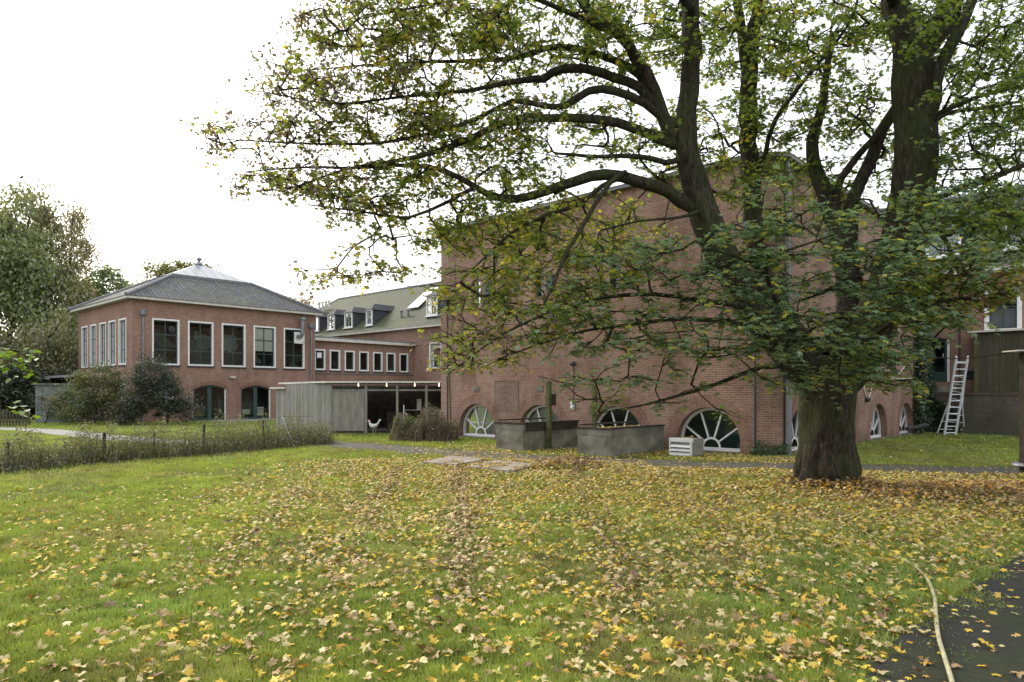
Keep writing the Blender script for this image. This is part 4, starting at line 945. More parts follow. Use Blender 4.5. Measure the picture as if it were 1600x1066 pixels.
def bgtree(name, label, cat, base_, blobs, Y, depth, n, size, palette, clump, nclump, trunk_r=.2, hang=0, group=None, shape=DIAM, limbs=26):
    t = thing(name, label, cat, base_, group)
    P, cc, k = crown_pts(blobs, n, Y, depth, clump, nclump, hang)
    cl = np.array([palette[i] for i in rng.integers(0, len(palette), nclump)])*rng.uniform(.75, 1.25, (nclump, 1))
    cols = cl[k]*rng.uniform(.75, 1.25, (n, 1))
    nn = rng.normal(0, .8, (n, 3)); nn[:, 2] = np.abs(nn[:, 2])+.3
    hd = None
    if hang: nn = rng.normal(0, 1, (n, 3)); hd = rng.normal(0, .35, (n, 3)); hd[:, 2] = -1
    leaves('crown' if trunk_r > .08 else 'foliage', M['leaf'], P, nn, rng.uniform(.6, 1.3, n)*size, cols, shape, t, heading=hd)
    sk2 = Skel(); top = cc[np.argmax(cc[:, 2])]; b0 = np.array(base_, float)
    h = top[2]; ctr = cc.mean(0)
    sk2.limb([(Vector(b0-[0, 0, .1]), trunk_r), (Vector(b0*.8+np.array([ctr[0], ctr[1], 0])*.2+[0, 0, h*.35]), trunk_r*.75), (Vector([ctr[0]*.5+top[0]*.5, ctr[1]*.5+top[1]*.5, h*.7]), trunk_r*.4), (Vector(top), trunk_r*.08)], step=.5, wob=.1)
    sk2.grow(cc[:limbs*2], step=.5, r0=trunk_r*.05); sk2.finish(tip=trunk_r*.07, ex=2.3)
    sk2.mesh('trunk' if trunk_r > .08 else 'stem', M['bark'], t)
    return t
OL = [(.25, .29, .13), (.22, .26, .115), (.30, .32, .16), (.19, .225, .10)]
DG = [(.11, .16, .065), (.13, .18, .065), (.10, .16, .08)]
bgtree('birch_tree', 'tall olive drooping birch standing highest at the left, behind the pavilion side', 'tree', (-36, 50, 0), [(35, 325, 38, 45), (20, 400, 60, 60), (60, 420, 60, 60), (-40, 380, 60, 70), (10, 500, 75, 70), (75, 510, 45, 60)], 50, 3.2, 42000, .19, OL, .55, 200, .26, hang=2.4)
bgtree('birch_tree', 'thinner feathery birch leaning right with gaps of sky, beside the tallest birch', 'tree', (-33, 52, 0), [(95, 340, 28, 28), (105, 385, 24, 34), (85, 420, 30, 30), (115, 450, 18, 22)], 52, 2.0, 9000, .13, [(.26, .23, .11), (.21, .20, .09)], .45, 60, .22, hang=1.0)
bgtree('birch_tree', 'broad low yellowish olive birch whose foliage hangs behind the grey garden shed', 'tree', (-33, 46, 0), [(60, 560, 70, 45), (20, 590, 70, 45), (105, 560, 30, 60), (-40, 560, 70, 60)], 46, 2.2, 26000, .14, [(.22, .205, .09), (.17, .18, .085), (.13, .14, .07)], .5, 130, .3, hang=1.6)
bgtree('broadleaf_tree', 'dark green broadleaf tree between the birches and the pavilion roof', 'tree', (-33, 58, 0), [(165, 455, 34, 38), (150, 500, 30, 45), (135, 540, 25, 60)], 58, 2.6, 13000, .2, DG, .5, 85, .3)
bgtree('broadleaf_tree', 'mid green rounded tree just left of the pavilion eaves', 'tree', (-31, 62, 0), [(200, 468, 26, 26), (222, 482, 26, 18), (195, 510, 30, 40)], 62, 2.6, 9000, .2, [(.08, .12, .035), (.10, .13, .035)], .5, 60, .28)
bgtree('broadleaf_tree', 'light yellow-green treetop showing over the pavilion roof', 'tree', (-33, 70, 0), [(262, 430, 26, 14), (300, 425, 24, 10), (280, 450, 40, 30)], 70, 3, 6000, .2, [(.16, .17, .04), (.13, .14, .04)], .55, 55, .3)
bgtree('broadleaf_tree', 'small golden treetop between the pavilion roof and the mossy long roof', 'tree', (-24, 78, 0), [(462, 478, 24, 9), (470, 500, 30, 25)], 78, 2.5, 3000, .22, [(.22, .17, .05), (.16, .13, .05)], .5, 36, .26)
bgtree('evergreen_hedge', 'black-green evergreen mass at the far left behind the picket fence', 'hedge', (-31, 42, 0), [(15, 610, 70, 40), (70, 620, 50, 36), (110, 620, 30, 30), (-50, 600, 70, 50)], 44, 1.6, 26000, .14, [(.03, .042, .02), (.04, .055, .026)], .45, 120, .12)
bgtree('shrub', 'wide green and yellow shrub against the pavilion side wall', 'shrub', (-21.5, 36, 0), [(150, 605, 36, 32), (125, 632, 40, 24), (188, 628, 26, 28), (172, 596, 16, 22)], 36, 1.0, 14000, .075, [(.10, .14, .04), (.17, .18, .045), (.08, .12, .05), (.13, .12, .07)], .26, 90, .06, shape=OVAL)
bgtree('shrub', 'dark bushy shrub at the pavilion corner reaching the first tall window', 'shrub', (-17.6, 35.6, 0), [(250, 625, 44, 30), (242, 590, 30, 28), (238, 560, 14, 16), (280, 640, 20, 16)], 35.6, .9, 17000, .07, [(.05, .07, .045), (.065, .085, .055), (.08, .085, .065)], .22, 90, .06, shape=OVAL)
bgtree('shrub', 'grey-green twiggy shrub trained over the grey garden shed', 'shrub', (-25.2, 37.6, 0), [(85, 630, 22, 24), (100, 640, 16, 14)], 37.6, .5, 4500, .06, [(.08, .10, .06), (.06, .075, .045)], .2, 40, .04, shape=OVAL)
# young lime-green shrub at the left edge, close to the camera
ys = thing('young_tree', 'bright green leafy twigs of a young tree reaching in at the left edge', 'tree', (-4.9, 5.9, 0))
s3 = Skel(); s3.limb([(V(-4.9, 5.9, -.05), .03), (V(-4.85, 5.85, .9), .025), (V(-4.95, 5.9, 2.0), .018), (V(-4.9, 5.9, 3.0), .008)], step=.12)
tg3 = [at(rng.uniform(-60, 52), rng.uniform(545, 590), rng.uniform(5.6, 6.1)) for _ in range(22)]+[at(rng.uniform(-60, 45), rng.uniform(618, 665), rng.uniform(5.6, 6)) for _ in range(13)]+[at(rng.uniform(-120, -20), rng.uniform(300, 700), rng.uniform(5.6, 6.2)) for _ in range(30)]
e3 = s3.grow([list(t) for t in tg3], step=.1); P3, H3 = [], []
for nd, idx in e3:
    p_0 = s3.p[nd]; d = norm(p_0-s3.p[s3.par[nd]])
    for k in range(5): P3.append(p_0-d*.04*k+rng.normal(0, .03, 3)); H3.append(d+rng.normal(0, .6, 3))
s3.finish(tip=.002); s3.mesh('stem', M['twig'], ys)
c3 = np.array([(.16, .26, .03)]*len(P3))*rng.uniform(.7, 1.3, (len(P3), 1))
nn = rng.normal(0, .45, (len(P3), 3)); nn[:, 2] = 1
leaves('crown', M['leaf'], np.array(P3), nn, rng.uniform(.035, .06, len(P3)), c3, OVAL, ys, heading=np.array(H3))
# ivy on the far corner of the block
iv = thing('ivy', 'dark ivy climbing the far corner of the tall block down to the grass', 'climbing plant', Fs.p(14.2, 0, .2))
n = 15000; a = rng.uniform(13.1, 15.6, n); z = 5.6*rng.random(n)**.8
keep = (vnoise(a, z, 1.6, 3) > .12) & (a > 13.15+.5*vnoise(z, a*0, .9, 5)+np.where(z > 4, (z-4)*.3, 0)); a, z = a[keep], z[keep]; n = len(a)
dd = rng.uniform(.02, .38, n)*(.4+vnoise(a, z, 2.2, 8)); base3 = np.array(Fs.O)[None]+a[:, None]*np.array(u)+z[:, None]*np.array([0, 0, 1.])-np.array(v)*dd[:, None]
n2 = 2600; a2 = rng.uniform(-.6, 1.8, n2); q3 = np.array([list(Rf.p(tb-.2-abs(x)*.7, max(.05, 1.75-abs(x)*.5-rng.random()*1.3), rng.uniform(0, .3))) for x in a2])
PP = np.vstack([base3, q3]); nn = rng.normal(0, .5, (len(PP), 3))-np.array(v)*1.0; nn[:, 2] += .4
leaves('foliage', M['leaf'], PP, nn, rng.uniform(.05, .09, len(PP)), np.array([(.06, .10, .055)])*rng.uniform(.6, 1.7, (len(PP), 1)), OVAL, iv)
s4 = Skel(); 
for k in range(7): x = 13.5+k*.25; s4.limb([(Vector(Fs.p(x, 0, .05)), .025), (Vector(Fs.p(x+.1, 2, .06)), .018), (Vector(Fs.p(x+rng.uniform(-.2, .3), 5, .05)), .006)], start=-1, step=.2)
s4.mesh('stem', M['bark'], iv)
# bare creeper at the left corner of the block
cp = thing('creeper', 'leafless brown creeper stems spread on the left corner of the tall block', 'climbing plant', Ff.p(12.4, 0, .03))
s5 = Skel(); s5.limb([(Vector(Ff.p(12.3, 0, .03)), .02), (Vector(Ff.p(12.4, 3, .03)), .015), (Vector(Ff.p(12.1, 5.5, .03)), .01), (Vector(Ff.p(12.2, 7.4, .03)), .005)])
s5.grow([list(Ff.p(rng.uniform(11.3, 12.85), rng.uniform(2.6, 7.6), .03)) for _ in range(110)], bend=.3, sag=.3); s5.finish(tip=.004, ex=2.6); s5.mesh('stem', M['twig'], cp)
# ================================================================== GROUND
m, nt, p = base('lawn_soil', .95, .1)
n1 = noise(nt, 2.4, detail=9, rough=.75); n2 = noise(nt, .16, detail=5); n3_ = noise(nt, 30, detail=6, rough=.8)
c = ramp(nt, n1, [(.3, (.06, .065, .025)), (.5, (.11, .145, .04)), (.72, (.18, .21, .065))])
c = mixc(nt, ramp(nt, n2, [(.35, (0, 0, 0)), (.65, (.5, .5, .5))]), c, (.15, .155, .05))
c = mixc(nt, ramp(nt, n3_, [(.35, (.6, .6, .6)), (.7, (0, 0, 0))]), c, mixc(nt, 1, c, (.4, .4, .3), 'MULTIPLY'))
L(nt, c, p.inputs['Base Color']); bump(nt, p, n3_, .8, .05); M['lawn'] = m
mb = MB(); mb.face([V(-400, -60, 0), V(400, -60, 0), V(400, 600, 0), V(-400, 600, 0)]); tag(mb.build('ground', M['lawn']), kind='structure')
def asph(name, lo_, hi_, moss=.5):
    m, nt, p = base(name, .85, .35)
    a = noise(nt, 75, detail=5, rough=.9); b = noise(nt, 1.1, detail=6, rough=.7)
    c = ramp(nt, a, [(.35, lo_), (.65, hi_)]); c = mixc(nt, ramp(nt, b, [(.42, (0, 0, 0)), (.62, (moss, moss, moss))]), c, (.05, .062, .02))
    d_ = noise(nt, 9, detail=8, rough=.85); c = mixc(nt, ramp(nt, d_, [(.35, (.7, .7, .7)), (.6, (0, 0, 0))]), c, mixc(nt, 1, c, (.35, .35, .33), 'MULTIPLY'))
    L(nt, c, p.inputs['Base Color']); bump(nt, p, a, 1.0, .02); return m
M['asphalt'] = asph('asphalt', (.014, .0135, .013), (.07, .068, .065), .9); M['path'] = asph('old_path', (.05, .046, .038), (.15, .14, .12), .6); M['gravel'] = asph('gravel', (.27, .26, .235), (.42, .405, .37), .12)
def strip(name, pts, wd, z, mat, wob=.18):
    P = np.array(pts, float); mb = MB(); Q = []
    for a, b in zip(P, P[1:]):
        k = max(2, int(np.linalg.norm(b-a)/.35)); Q += [a+(b-a)*i/k for i in range(k)]
    Q.append(P[-1]); Q = np.array(Q)
    for _ in range(12): Q[1:-1] = (Q[:-2]+2*Q[1:-1]+Q[2:])/4
    T = norm(np.gradient(Q, axis=0)); Nn = np.stack([-T[:, 1], T[:, 0]], 1)
    wl = wd/2+wob*(rng.random(len(Q))-.5); wr = wd/2+wob*(rng.random(len(Q))-.5)
    l = Q+Nn*wl[:, None]; r = Q-Nn*wr[:, None]
    for i in range(len(Q)-1): mb.face([V(*r[i], z), V(*r[i+1], z), V(*l[i+1], z), V(*l[i], z)])
    o = mb.build(name, mat); tag(o, kind='structure'); return Q, wd/2
def polyflat(name, pts, z, mat): mb = MB(); mb.face([V(x, y, z) for x, y in pts]); o = mb.build(name, mat); tag(o, kind='structure'); return o
PATHS = [strip('path', [(-7.5, 24), (-4.5, 21.5), (-1.5, 19.0), (1, 17.4), (3.5, 16.35), (6, 15.6), (9, 15.0), (13, 14.3), (20, 13.2)], 1.75, .004, M['path'])]
PATHS.append(strip('gravel_path', [(-34, 33.5), (-24, 32.4), (-20.5, 30.6), (-16.4, 27.0), (-13.2, 24.4), (-10.5, 22.7), (-8.6, 22.2), (-7.4, 24.6)], 1.55, .008, M['gravel'], .1))
edge_ = [(1.65, 3.0), (2.05, 4.0), (2.75, 4.85), (3.75, 5.75), (5.0, 6.9), (6.3, 8.2), (8.4, 10.4), (11, 12.2)]; asp = []
for (xa_, ya_), (xb_, yb_) in zip(edge_, edge_[1:]):
    for k in range(14): f = k/14; asp.append((xa_+(xb_-xa_)*f+rng.normal(0, .045), ya_+(yb_-ya_)*f))
asp += [(11, 12.2), (16, 12.2), (16, 3)]
mb = MB(); ep = asp[:-2]
for (xa_, ya_), (xb_, yb_) in zip(ep, ep[1:]): mb.face([V(xa_, ya_, .006), V(16, ya_, .006), V(16, yb_, .006), V(xb_, yb_, .006)])
tag(mb.build('tarmac', M['asphalt']), kind='structure')
pat = [tuple((A0+u*a-v*b)[:2]) for a, b in ((3, .0), (12.5, .0), (12.5, 3.2), (4.5, 2.6))]; polyflat('patio', pat, .012, M['gravel'])
gp = [tuple((K1+u*a-v*b)[:2]) for a, b in ((1.3, 0), (3.4, 0), (3.2, .8), (1.9, .9))]; polyflat('sand_patch', gp, .010, M['slab'])
gp2 = [(11.2, 15.6), (14.5, 19.5), (16.5, 18.8), (14.5, 14.9)]; polyflat('paving', gp2, .012, asph('mossy_paving', (.07, .07, .06), (.16, .155, .14), .6))
def inpoly(x, y, poly):
    r = np.zeros(len(x), bool); n = len(poly)
    for i in range(n):
        (x0, y0), (x1, y1) = poly[i], poly[(i+1) % n]
        c_ = ((y0 > y) != (y1 > y)) & (x < (x1-x0)*(y-y0)/(y1-y0+1e-12)+x0); r ^= c_
    return r
def quadfoot(O, a0, a1, b0, b1): return [tuple((O+u*a+v*b)[:2]) for a, b in ((a0, b0), (a1, b0), (a1, b1), (a0, b1))]
SLABS = []
def slabobj(px, label):
    P = [gnd(*q) for q in px]; mb = MB(); mb.hexa([q+V(0, 0, -.02) for q in P], [q+V(0, 0, .055+.01*i) for i, q in enumerate(P)])
    o = mb.build('concrete_slab', M['slab'], None, (P[0]+P[2])/2); tag(o, label, 'slab', 'slabs lying on the lawn'); SLABS.append([tuple(q[:2]) for q in P])
slabobj([(658, 726), (712, 730), (762, 722), (705, 717)], 'thin pale concrete slab tilted on the lawn, the left one of two')
slabobj([(733, 733), (800, 741), (838, 731), (775, 724)], 'larger pale concrete slab half covered by leaves beside the brown leaf heap')
BUILT = [quadfoot(C, 0, BS+3, 0, BL), quadfoot(A0, 0, PW, 0, PD), quadfoot(A0, PW, 21, -.35, 5), quadfoot(K1, 0, 2.5, 0, 1.05), quadfoot(K2, 0, 2.57, 0, 1.07), [(-9.9, 31.5), (-7.3, 28.1), (-2.5, 28.1), (1, 33), (-8, 33)], [tuple(Rf.p(ta, 0, 0)[:2]), tuple(Rf.p(tb+2, 0, 0)[:2]), tuple(Rf.p(tb+2, 0, -4)[:2]), tuple(Rf.p(ta, 0, -4)[:2])]]
def pathdist(x, y, Q, hw):
    d = np.full(len(x), 99.)
    for i in range(0, len(Q)): d = np.minimum(d, np.hypot(x-Q[i][0], y-Q[i][1]))
    return d-hw
def blocked(x, y, margin=0):
    b = np.zeros(len(x), bool)
    for q in BUILT+SLABS: b |= inpoly(x, y, q)
    b |= np.hypot(x-5.69, y-12.6) < .5
    return b
def blocked2(x, y):
    b = np.hypot(x-5.69, y-12.6) < .5
    for q in BUILT: b |= inpoly(x, y, q)
    for q in SLABS: b |= inpoly(x, y, q) & (vnoise(x, y, 2.6, 55) > .42)
    return b
def hard(x, y):
    wob = .22*(vnoise(x, y, 3.1, 4)-.5)*2
    w3 = wob*1.6+.05+.13*rng.normal(size=len(x))
    h = inpoly(x+w3, y-w3, asp) | inpoly(x, y, pat) | inpoly(x, y, gp) | inpoly(x+wob, y, gp2)
    for Q, hw in PATHS: h |= (pathdist(x, y, Q, hw)+wob*1.2) < 0
    return h
# ---- lawn grass
def scatter(n, Y0, Y1, pw, side=.84):
    """denser near the camera; pw = power of the fall-off of density with distance"""
    t = rng.random(n); k = 2-pw
    Y = (Y0**k+(Y1**k-Y0**k)*t)**(1/k) if abs(k) > 1e-6 else Y0*(Y1/Y0)**t
    return rng.uniform(-side, side, n)*Y, Y
TRK = ((-.5, 6.7, .075, .24, 1.0), (-1.75, 8, .10, .2, .8), (-3.0, 8, .16, .2, .6), (1.05, 8, -.03, .2, .7), (2.5, 8, -.10, .18, .5))
def track(x, y):
    t = np.zeros(len(x))
    for x0, y0, k, w_, am in TRK: t = np.maximum(t, am*np.exp(-((x-(x0-(y-y0)*k))/w_)**2))
    return t*np.clip((y-4.6)/1.5, 0, 1)*(y < 15.5)*(.35+.9*vnoise(x, y, 1.7, 77))
x, y = scatter(900000, 3.5, 46, 2.1)
bare = fbm(x, y, .55, 21)
heapd = np.clip(1-np.hypot((x-8.0)/4.2, (y-11.4)/2.2), 0, 1)          # worn ground near the trunk
ok = ~blocked(x, y) & ~hard(x, y) & (rng.random(len(x)) > np.clip((bare-.56)*5, 0, .8)) & (rng.random(len(x)) > heapd*2.2) & (rng.random(len(x)) > track(x, y)*.75)
x, y = x[ok], y[ok]; n = len(x)
lush = np.clip(.5*fbm(x, y, 1.3, 5)+.75*(vnoise(x, y, 7.5, 15)-.5)+.25, 0, 1)
h = (.008+.055*lush)*rng.uniform(.5, 1.4, n)*(1+.012*y)*np.where(inpoly(x, y, asp), .4, 1); wd = .0022+.0008*y
az = rng.uniform(0, 2*math.pi, n); lean = rng.uniform(.1, .9, n); la_ = rng.uniform(0, 2*math.pi, n)
b0 = np.stack([x-np.cos(az)*wd, y-np.sin(az)*wd, np.zeros(n)], 1); b1 = np.stack([x+np.cos(az)*wd, y+np.sin(az)*wd, np.zeros(n)], 1)
tp = np.stack([x+np.cos(la_)*h*lean, y+np.sin(la_)*h*lean, h], 1)
gv = np.stack([b0, b1, tp], 1).reshape(-1, 3); gf = np.arange(n*3).reshape(-1, 3)
pa = fbm(x, y, .35, 31)[:, None]; pb = fbm(x, y, 2.2, 33)[:, None]
gc = np.array([(.215, .30, .042)])*(1-pa)+np.array([(.34, .39, .075)])*pa; pc = vnoise(x, y, 6.5, 35)[:, None]; gc = gc*(.42+.75*pb+.38*pc); bl = (np.clip(fbm(x, y, .9, 61)-.55, 0, .3)*2.6)[:, None]; gc = gc*(1-bl)+gc*[.72, .92, 1.4]*bl*.7+gc*bl*.3; by_ = (np.clip(fbm(x, y, .7, 71)-.52, 0, .3)*2.4)[:, None]; gc = gc*(1-by_)+np.array([(.30, .26, .12)])*by_*(.5+pc)*rng.uniform(.7, 1.3, (n, 1))
dry = rng.random(n) < .05; gc[dry] = [.30, .27, .12]
lit_left = ((x < -.25*y) & (y > 12))[:, None]; gc = np.where(lit_left, gc*1.1, gc)  # brighter daylight on the left-back lawn, put into the blade colour
tag(nmesh('grass', gv, gf, M['grass'], cols=np.repeat(gc, 3, 0)), 'short green lawn grass with worn patches', 'grass', kind='stuff')
# ---- fallen leaves
def rho(x, y):
    Lr = x/y
    s = np.clip((Lr+.55)/.45, 0, 1); s = s*s*(3-2*s)
    near = 56+112*np.clip((Lr+.75)/.8, 0, 1); far_ = 2+290*s
    f = np.clip((y-6.5)/4.5, 0, 1); d = near*(1-f)+far_*f
    d = np.where((Lr < -.2) & (y > 9), d*np.clip(1-(y-10.5)/5*np.clip((-.15-Lr)/.3, 0, 1), .04, 1)+np.where(y < 12, 14, 0), d)
    d *= 1.3; d *= .2+.75*fbm(x, y, 1.1, 41)+1.5*vnoise(x, y, 3.3, 44)**2.2
    d += 230*track(x, y)
    d += 190*np.clip(1-np.hypot((x-8.4)/4.6, (y-11.3)/1.9), 0, 1)+60*np.exp(-((y-9.0)/1.6)**2)*np.clip((x-1.0)/3, 0, 1)+50*np.clip(1-np.hypot((x-3.6)/2.2, (y-11.9)/1.3), 0, 1)
    d += 380*np.clip(1-np.hypot((x-1.25)/1.0, (y-15.3)/.7), 0, 1)
    d += 420*np.clip((1.05-np.hypot(x-5.69, y-12.5))/.5, 0, 1)
    d += 50*np.clip(1-np.hypot((x-1.5)/5.5, (y-15.6)/2.0), 0, 1)
    d = np.where(y > 17.2, d*.45*np.clip((x+4)/3, .1, 1), d); d = np.where(y > 22, d*.15, d); d = np.where((x > 8) & (y > 15.2), 4, d)
    d = np.where(inpoly(x, y, asp), 22+90*np.clip((y-6)/3, 0, 1)+60*np.clip(1-pathdist(x, y, edge_, 0)/.7, 0, 1), d)
    for Q, hw in PATHS[:1]: d = np.where(pathdist(x, y, Q, hw) < -.1, np.where(x < 3.2, d*.6, 26), d)
    return d
N0 = 170000; x, y = rng.uniform(-26, 20, N0*6), rng.uniform(3.4, 26, N0*6)
inside = np.abs(x) < .86*y; x, y = x[inside], y[inside]
cell = 46*22.6/(N0*6)                       # m2 per candidate
keep = (rng.random(len(x)) < np.clip(rho(x, y)*cell, 0, 1)) & ~blocked2(x, y); x, y = x[keep], y[keep]
heap = np.clip(1-np.hypot((x-8.4)/4.4, (y-11.5)/1.5), 0, 1)*.14+np.clip(1-np.hypot((x-1.25)/1.0, (y-15.3)/.7), 0, 1)*.30+.12*np.clip((.95-np.hypot(x-5.69, y-12.55))/.45, 0, 1)
ishard = hard(x, y)
z = np.where(ishard, .014, .022+.028*rng.random(len(x)))+heap*rng.uniform(.35, 1, len(x))
for Q in SLABS: z = np.where(inpoly(x, y, Q), .085, z)
LEAFC = {'yellow': (.62, .44, .05), 'straw': (.58, .48, .23), 'tan': (.42, .28, .13), 'orange': (.55, .31, .04), 'brown': (.20, .12, .07), 'lime': (.46, .45, .09)}
names = list(LEAFC); pr = np.array([.30, .28, .18, .10, .08, .06])
ci = rng.choice(6, len(x), p=pr); hb = np.maximum(np.clip(heap*12, 0, .85), .6*np.clip(1.25-np.hypot((x-8.2)/5.2, (y-11.2)/2.6), 0, 1)); ci = np.where(rng.random(len(x)) < hb, rng.choice([4, 2, 3, 4], len(x)), ci)
tkm = rng.random(len(x)) < track(x, y)*1.1; ci = np.where(tkm, rng.choice([2, 1, 4, 2], len(x)), ci)
col = np.array([LEAFC[k] for k in names])[ci]*rng.uniform(.7, 1.2, (len(x), 1))
size = .026+.027*rng.random(len(x))**1.3; steep = np.where(ishard, .12, .45)[:, None]*(1+3*heap[:, None])
nor = np.concatenate([rng.normal(0, 1, (len(x), 2))*steep, np.ones((len(x), 1))], 1)
vis = (np.abs(x) < .735*y) & (y > 3.95); score = np.where(vis, 1/y*size/.055, 0); order = np.argsort(-score); big = order[:300]; rest = order[300:]
P = np.stack([x, y, z], 1)
leaves('fallen_leaves', M['litter'], P[rest], nor[rest], size[rest], col[rest], MAPLE, curl=.35)
bpy.data.objects['fallen_leaves']['kind'] = 'stuff'; tag(bpy.data.objects['fallen_leaves'], 'yellow and brown maple leaves strewn over the lawn', 'leaves')
print('fallen', len(x))
# nearest 300 leaves, each an object of its own, with toothed outline, curl and stalk
def fine_leaf(ckey, seed):
    r_ = np.random.default_rng(seed); tips = [(-28, .60), (8, .5), (36, .98), (66, .55), (90, 1.1), (114, .55), (144, .98), (172, .5), (208, .60)]
    main = {-28, 36, 90, 144, 208}; out_ = [(-80, .16)]
    seq = [(-28, .60), (37, .97), (90, 1.1), (143, .97), (208, .60)]
    for i, (a, r) in enumerate(seq):
        out_ += [(a-22, r*.60), (a-15, r*.82), (a-9, r*.74), (a, r*1.05), (a+9, r*.74), (a+15, r*.82), (a+22, r*.60)]
        if i < 4: out_.append(((a+seq[i+1][0])/2, .42))
    out_.append((260, .16)); pts = pol(*[(a+r_.normal(0, 1.5), r*r_.uniform(.93, 1.07)) for a, r in out_])
    cu, fold, tw_ = r_.uniform(-.35, .35), r_.uniform(-.35, .5), r_.uniform(-.4, .4); ph_ = r_.uniform(0, 6)
    zf = lambda q: cu*(q[0]**2+q[1]**2)+fold*abs(q[0])+tw_*q[0]*q[1]+.12*math.sin(5*q[0]+ph_)+.1*math.sin(6*q[1]+2*ph_)
    vs = [(0, 0, 0)]+[(*q, zf(q)) for q in pts]; n = len(pts); mid = [(q[0]*.5, q[1]*.5, zf((q[0]*.5, q[1]*.5))) for q in pts]; vs += mid
    fs = [(0, 1+n+i, 1+n+i+1) for i in range(n-1)]+[(1+n+i, 1+i, 2+i, 2+n+i) for i in range(n-1)]
    k = len(vs); vs += [(-.015, -.02, 0), (.015, -.02, 0), (.05+.012, -.85, .05), (.05-.012, -.85, .05)]; fs.append((k, k+1, k+2, k+3))
    me = bpy.data.meshes.new('fallen_leaf'); me.from_pydata(vs, [], fs); me.update()
    base_ = np.array(LEAFC[ckey]); cc = np.tile(base_*r_.uniform(.8, 1.15), (len(vs), 1)); edge = np.zeros(len(vs)); edge[1:1+n] = 1
    brown = np.array((.22, .11, .05)); sp = (r_.random(len(vs)) < .25)[:, None]*edge[:, None]; cc = cc*(1-.6*sp)+brown*.6*sp
    a = me.color_attributes.new('tint', 'FLOAT_COLOR', 'POINT'); q4 = np.ones((len(vs), 4), dtype=np.float32); q4[:, :3] = cc; a.data.foreach_set('color', q4.ravel())
    me.materials.append(M['litter']); me.polygons.foreach_set('use_smooth', np.ones(len(me.polygons), dtype=bool)); return me
variants = {k: [fine_leaf(k, 100+i*20+j) for j in range(12)] for i, k in enumerate(names)}
adj = {'yellow': 'bright yellow', 'straw': 'pale straw', 'tan': 'tan brown', 'orange': 'orange', 'brown': 'dark brown', 'lime': 'lime yellow'}
for i in big:
    ck = names[ci[i]]; me = variants[ck][rng.integers(12)]
    o = bpy.data.objects.new('fallen_leaf', me); COL.objects.link(o); s = float(size[i])*1.12
    nv = Vector(nor[i]).normalized(); o.rotation_mode = 'QUATERNION'
    o.rotation_quaternion = nv.to_track_quat('Z', 'Y') @ Matrix.Rotation(rng.uniform(0, 6.283), 3, 'Z').to_quaternion()
    o.scale = (s*float(rng.uniform(.7, 1.1)), s, s); o.location = (float(x[i]), float(y[i]), float(z[i])+.012)
    tag(o, adj[ck]+(' maple leaf lying on the dark tarmac nearest the camera' if ishard[i] else ' maple leaf lying on the near grass of the lawn'), 'leaf', 'fallen maple leaves in the foreground')
# leaves on the bin, the air unit
def cover(parent, F, a0, a1, d0, d1, z, n, name='leaf_layer'):
    P = np.array([list(F.p(rng.uniform(a0, a1), z+rng.uniform(0, .05), rng.uniform(d0, d1))) for _ in range(n)])
    nn = rng.normal(0, .3, (n, 3)); nn[:, 2] = 1; cc = np.array([LEAFC[names[k]] for k in rng.choice(6, n, p=pr)])*rng.uniform(.7, 1.1, (n, 1))
    return leaves(name, M['litter'], P, nn, rng.uniform(.04, .065, n), cc, MAPLE, parent, curl=.3)
tag(cover(p2, H2, .08, 2.5, -.98, -.08, .675, 620), kind='stuff'); tag(cover(ht, F2 if False else Fr(K3, u, -v), .02, .6, -.55, -.05, .47, 7), kind='stuff')
tag(cover(p1, G2, .1, 2.4, -.9, -.1, .1, 120), kind='stuff')
# dead twigs on the leaf heap
tw2 = thing('twig_pile', 'dry fallen twigs sticking out of the brown leaf heap by the slabs', 'twigs', (1.2, 15.3, .1))
for k in range(7):
    a = V(1.2+rng.uniform(-.6, .7), 15.3+rng.uniform(-.4, .4), .15); b = a+V(rng.uniform(-.5, .5), rng.uniform(-.2, .2), rng.uniform(.05, .28))
    mb = MB(); mb.tube([a, (a+b)/2+V(.02, 0, .02), b], [.01, .008, .004], 5); mb.build('twig', M['twig'], tw2)
# hose and stick
def gz(px, py, z=.03): q = gnd(px, py); q.z = z; return q
hp = [gz(1392, 868, .02), gz(1420, 884), gz(1445, 905), gz(1459, 935), gz(1462, 965), gz(1466, 1000), gz(1476, 1035), gz(1488, 1075), gz(1500, 1130)]
hs = Skel(); hs.limb([(q, .014) for q in hp], step=.06, wob=0)
ho = thing('garden_hose', 'stiff pale yellow hose snaking from the leaves onto the dark tarmac', 'hose', hp[4]); hs.mesh('tube', M['hose'], ho)
mb = MB(); mb.tube([gz(938, 1048, .05), gz(962, 1066, .045)], .008, 6); mb.build('stick', M['hose'], None, gz(950, 1057)); tag(bpy.data.objects['stick'], 'short pale stick poking out of the grass at the bottom edge', 'stick')
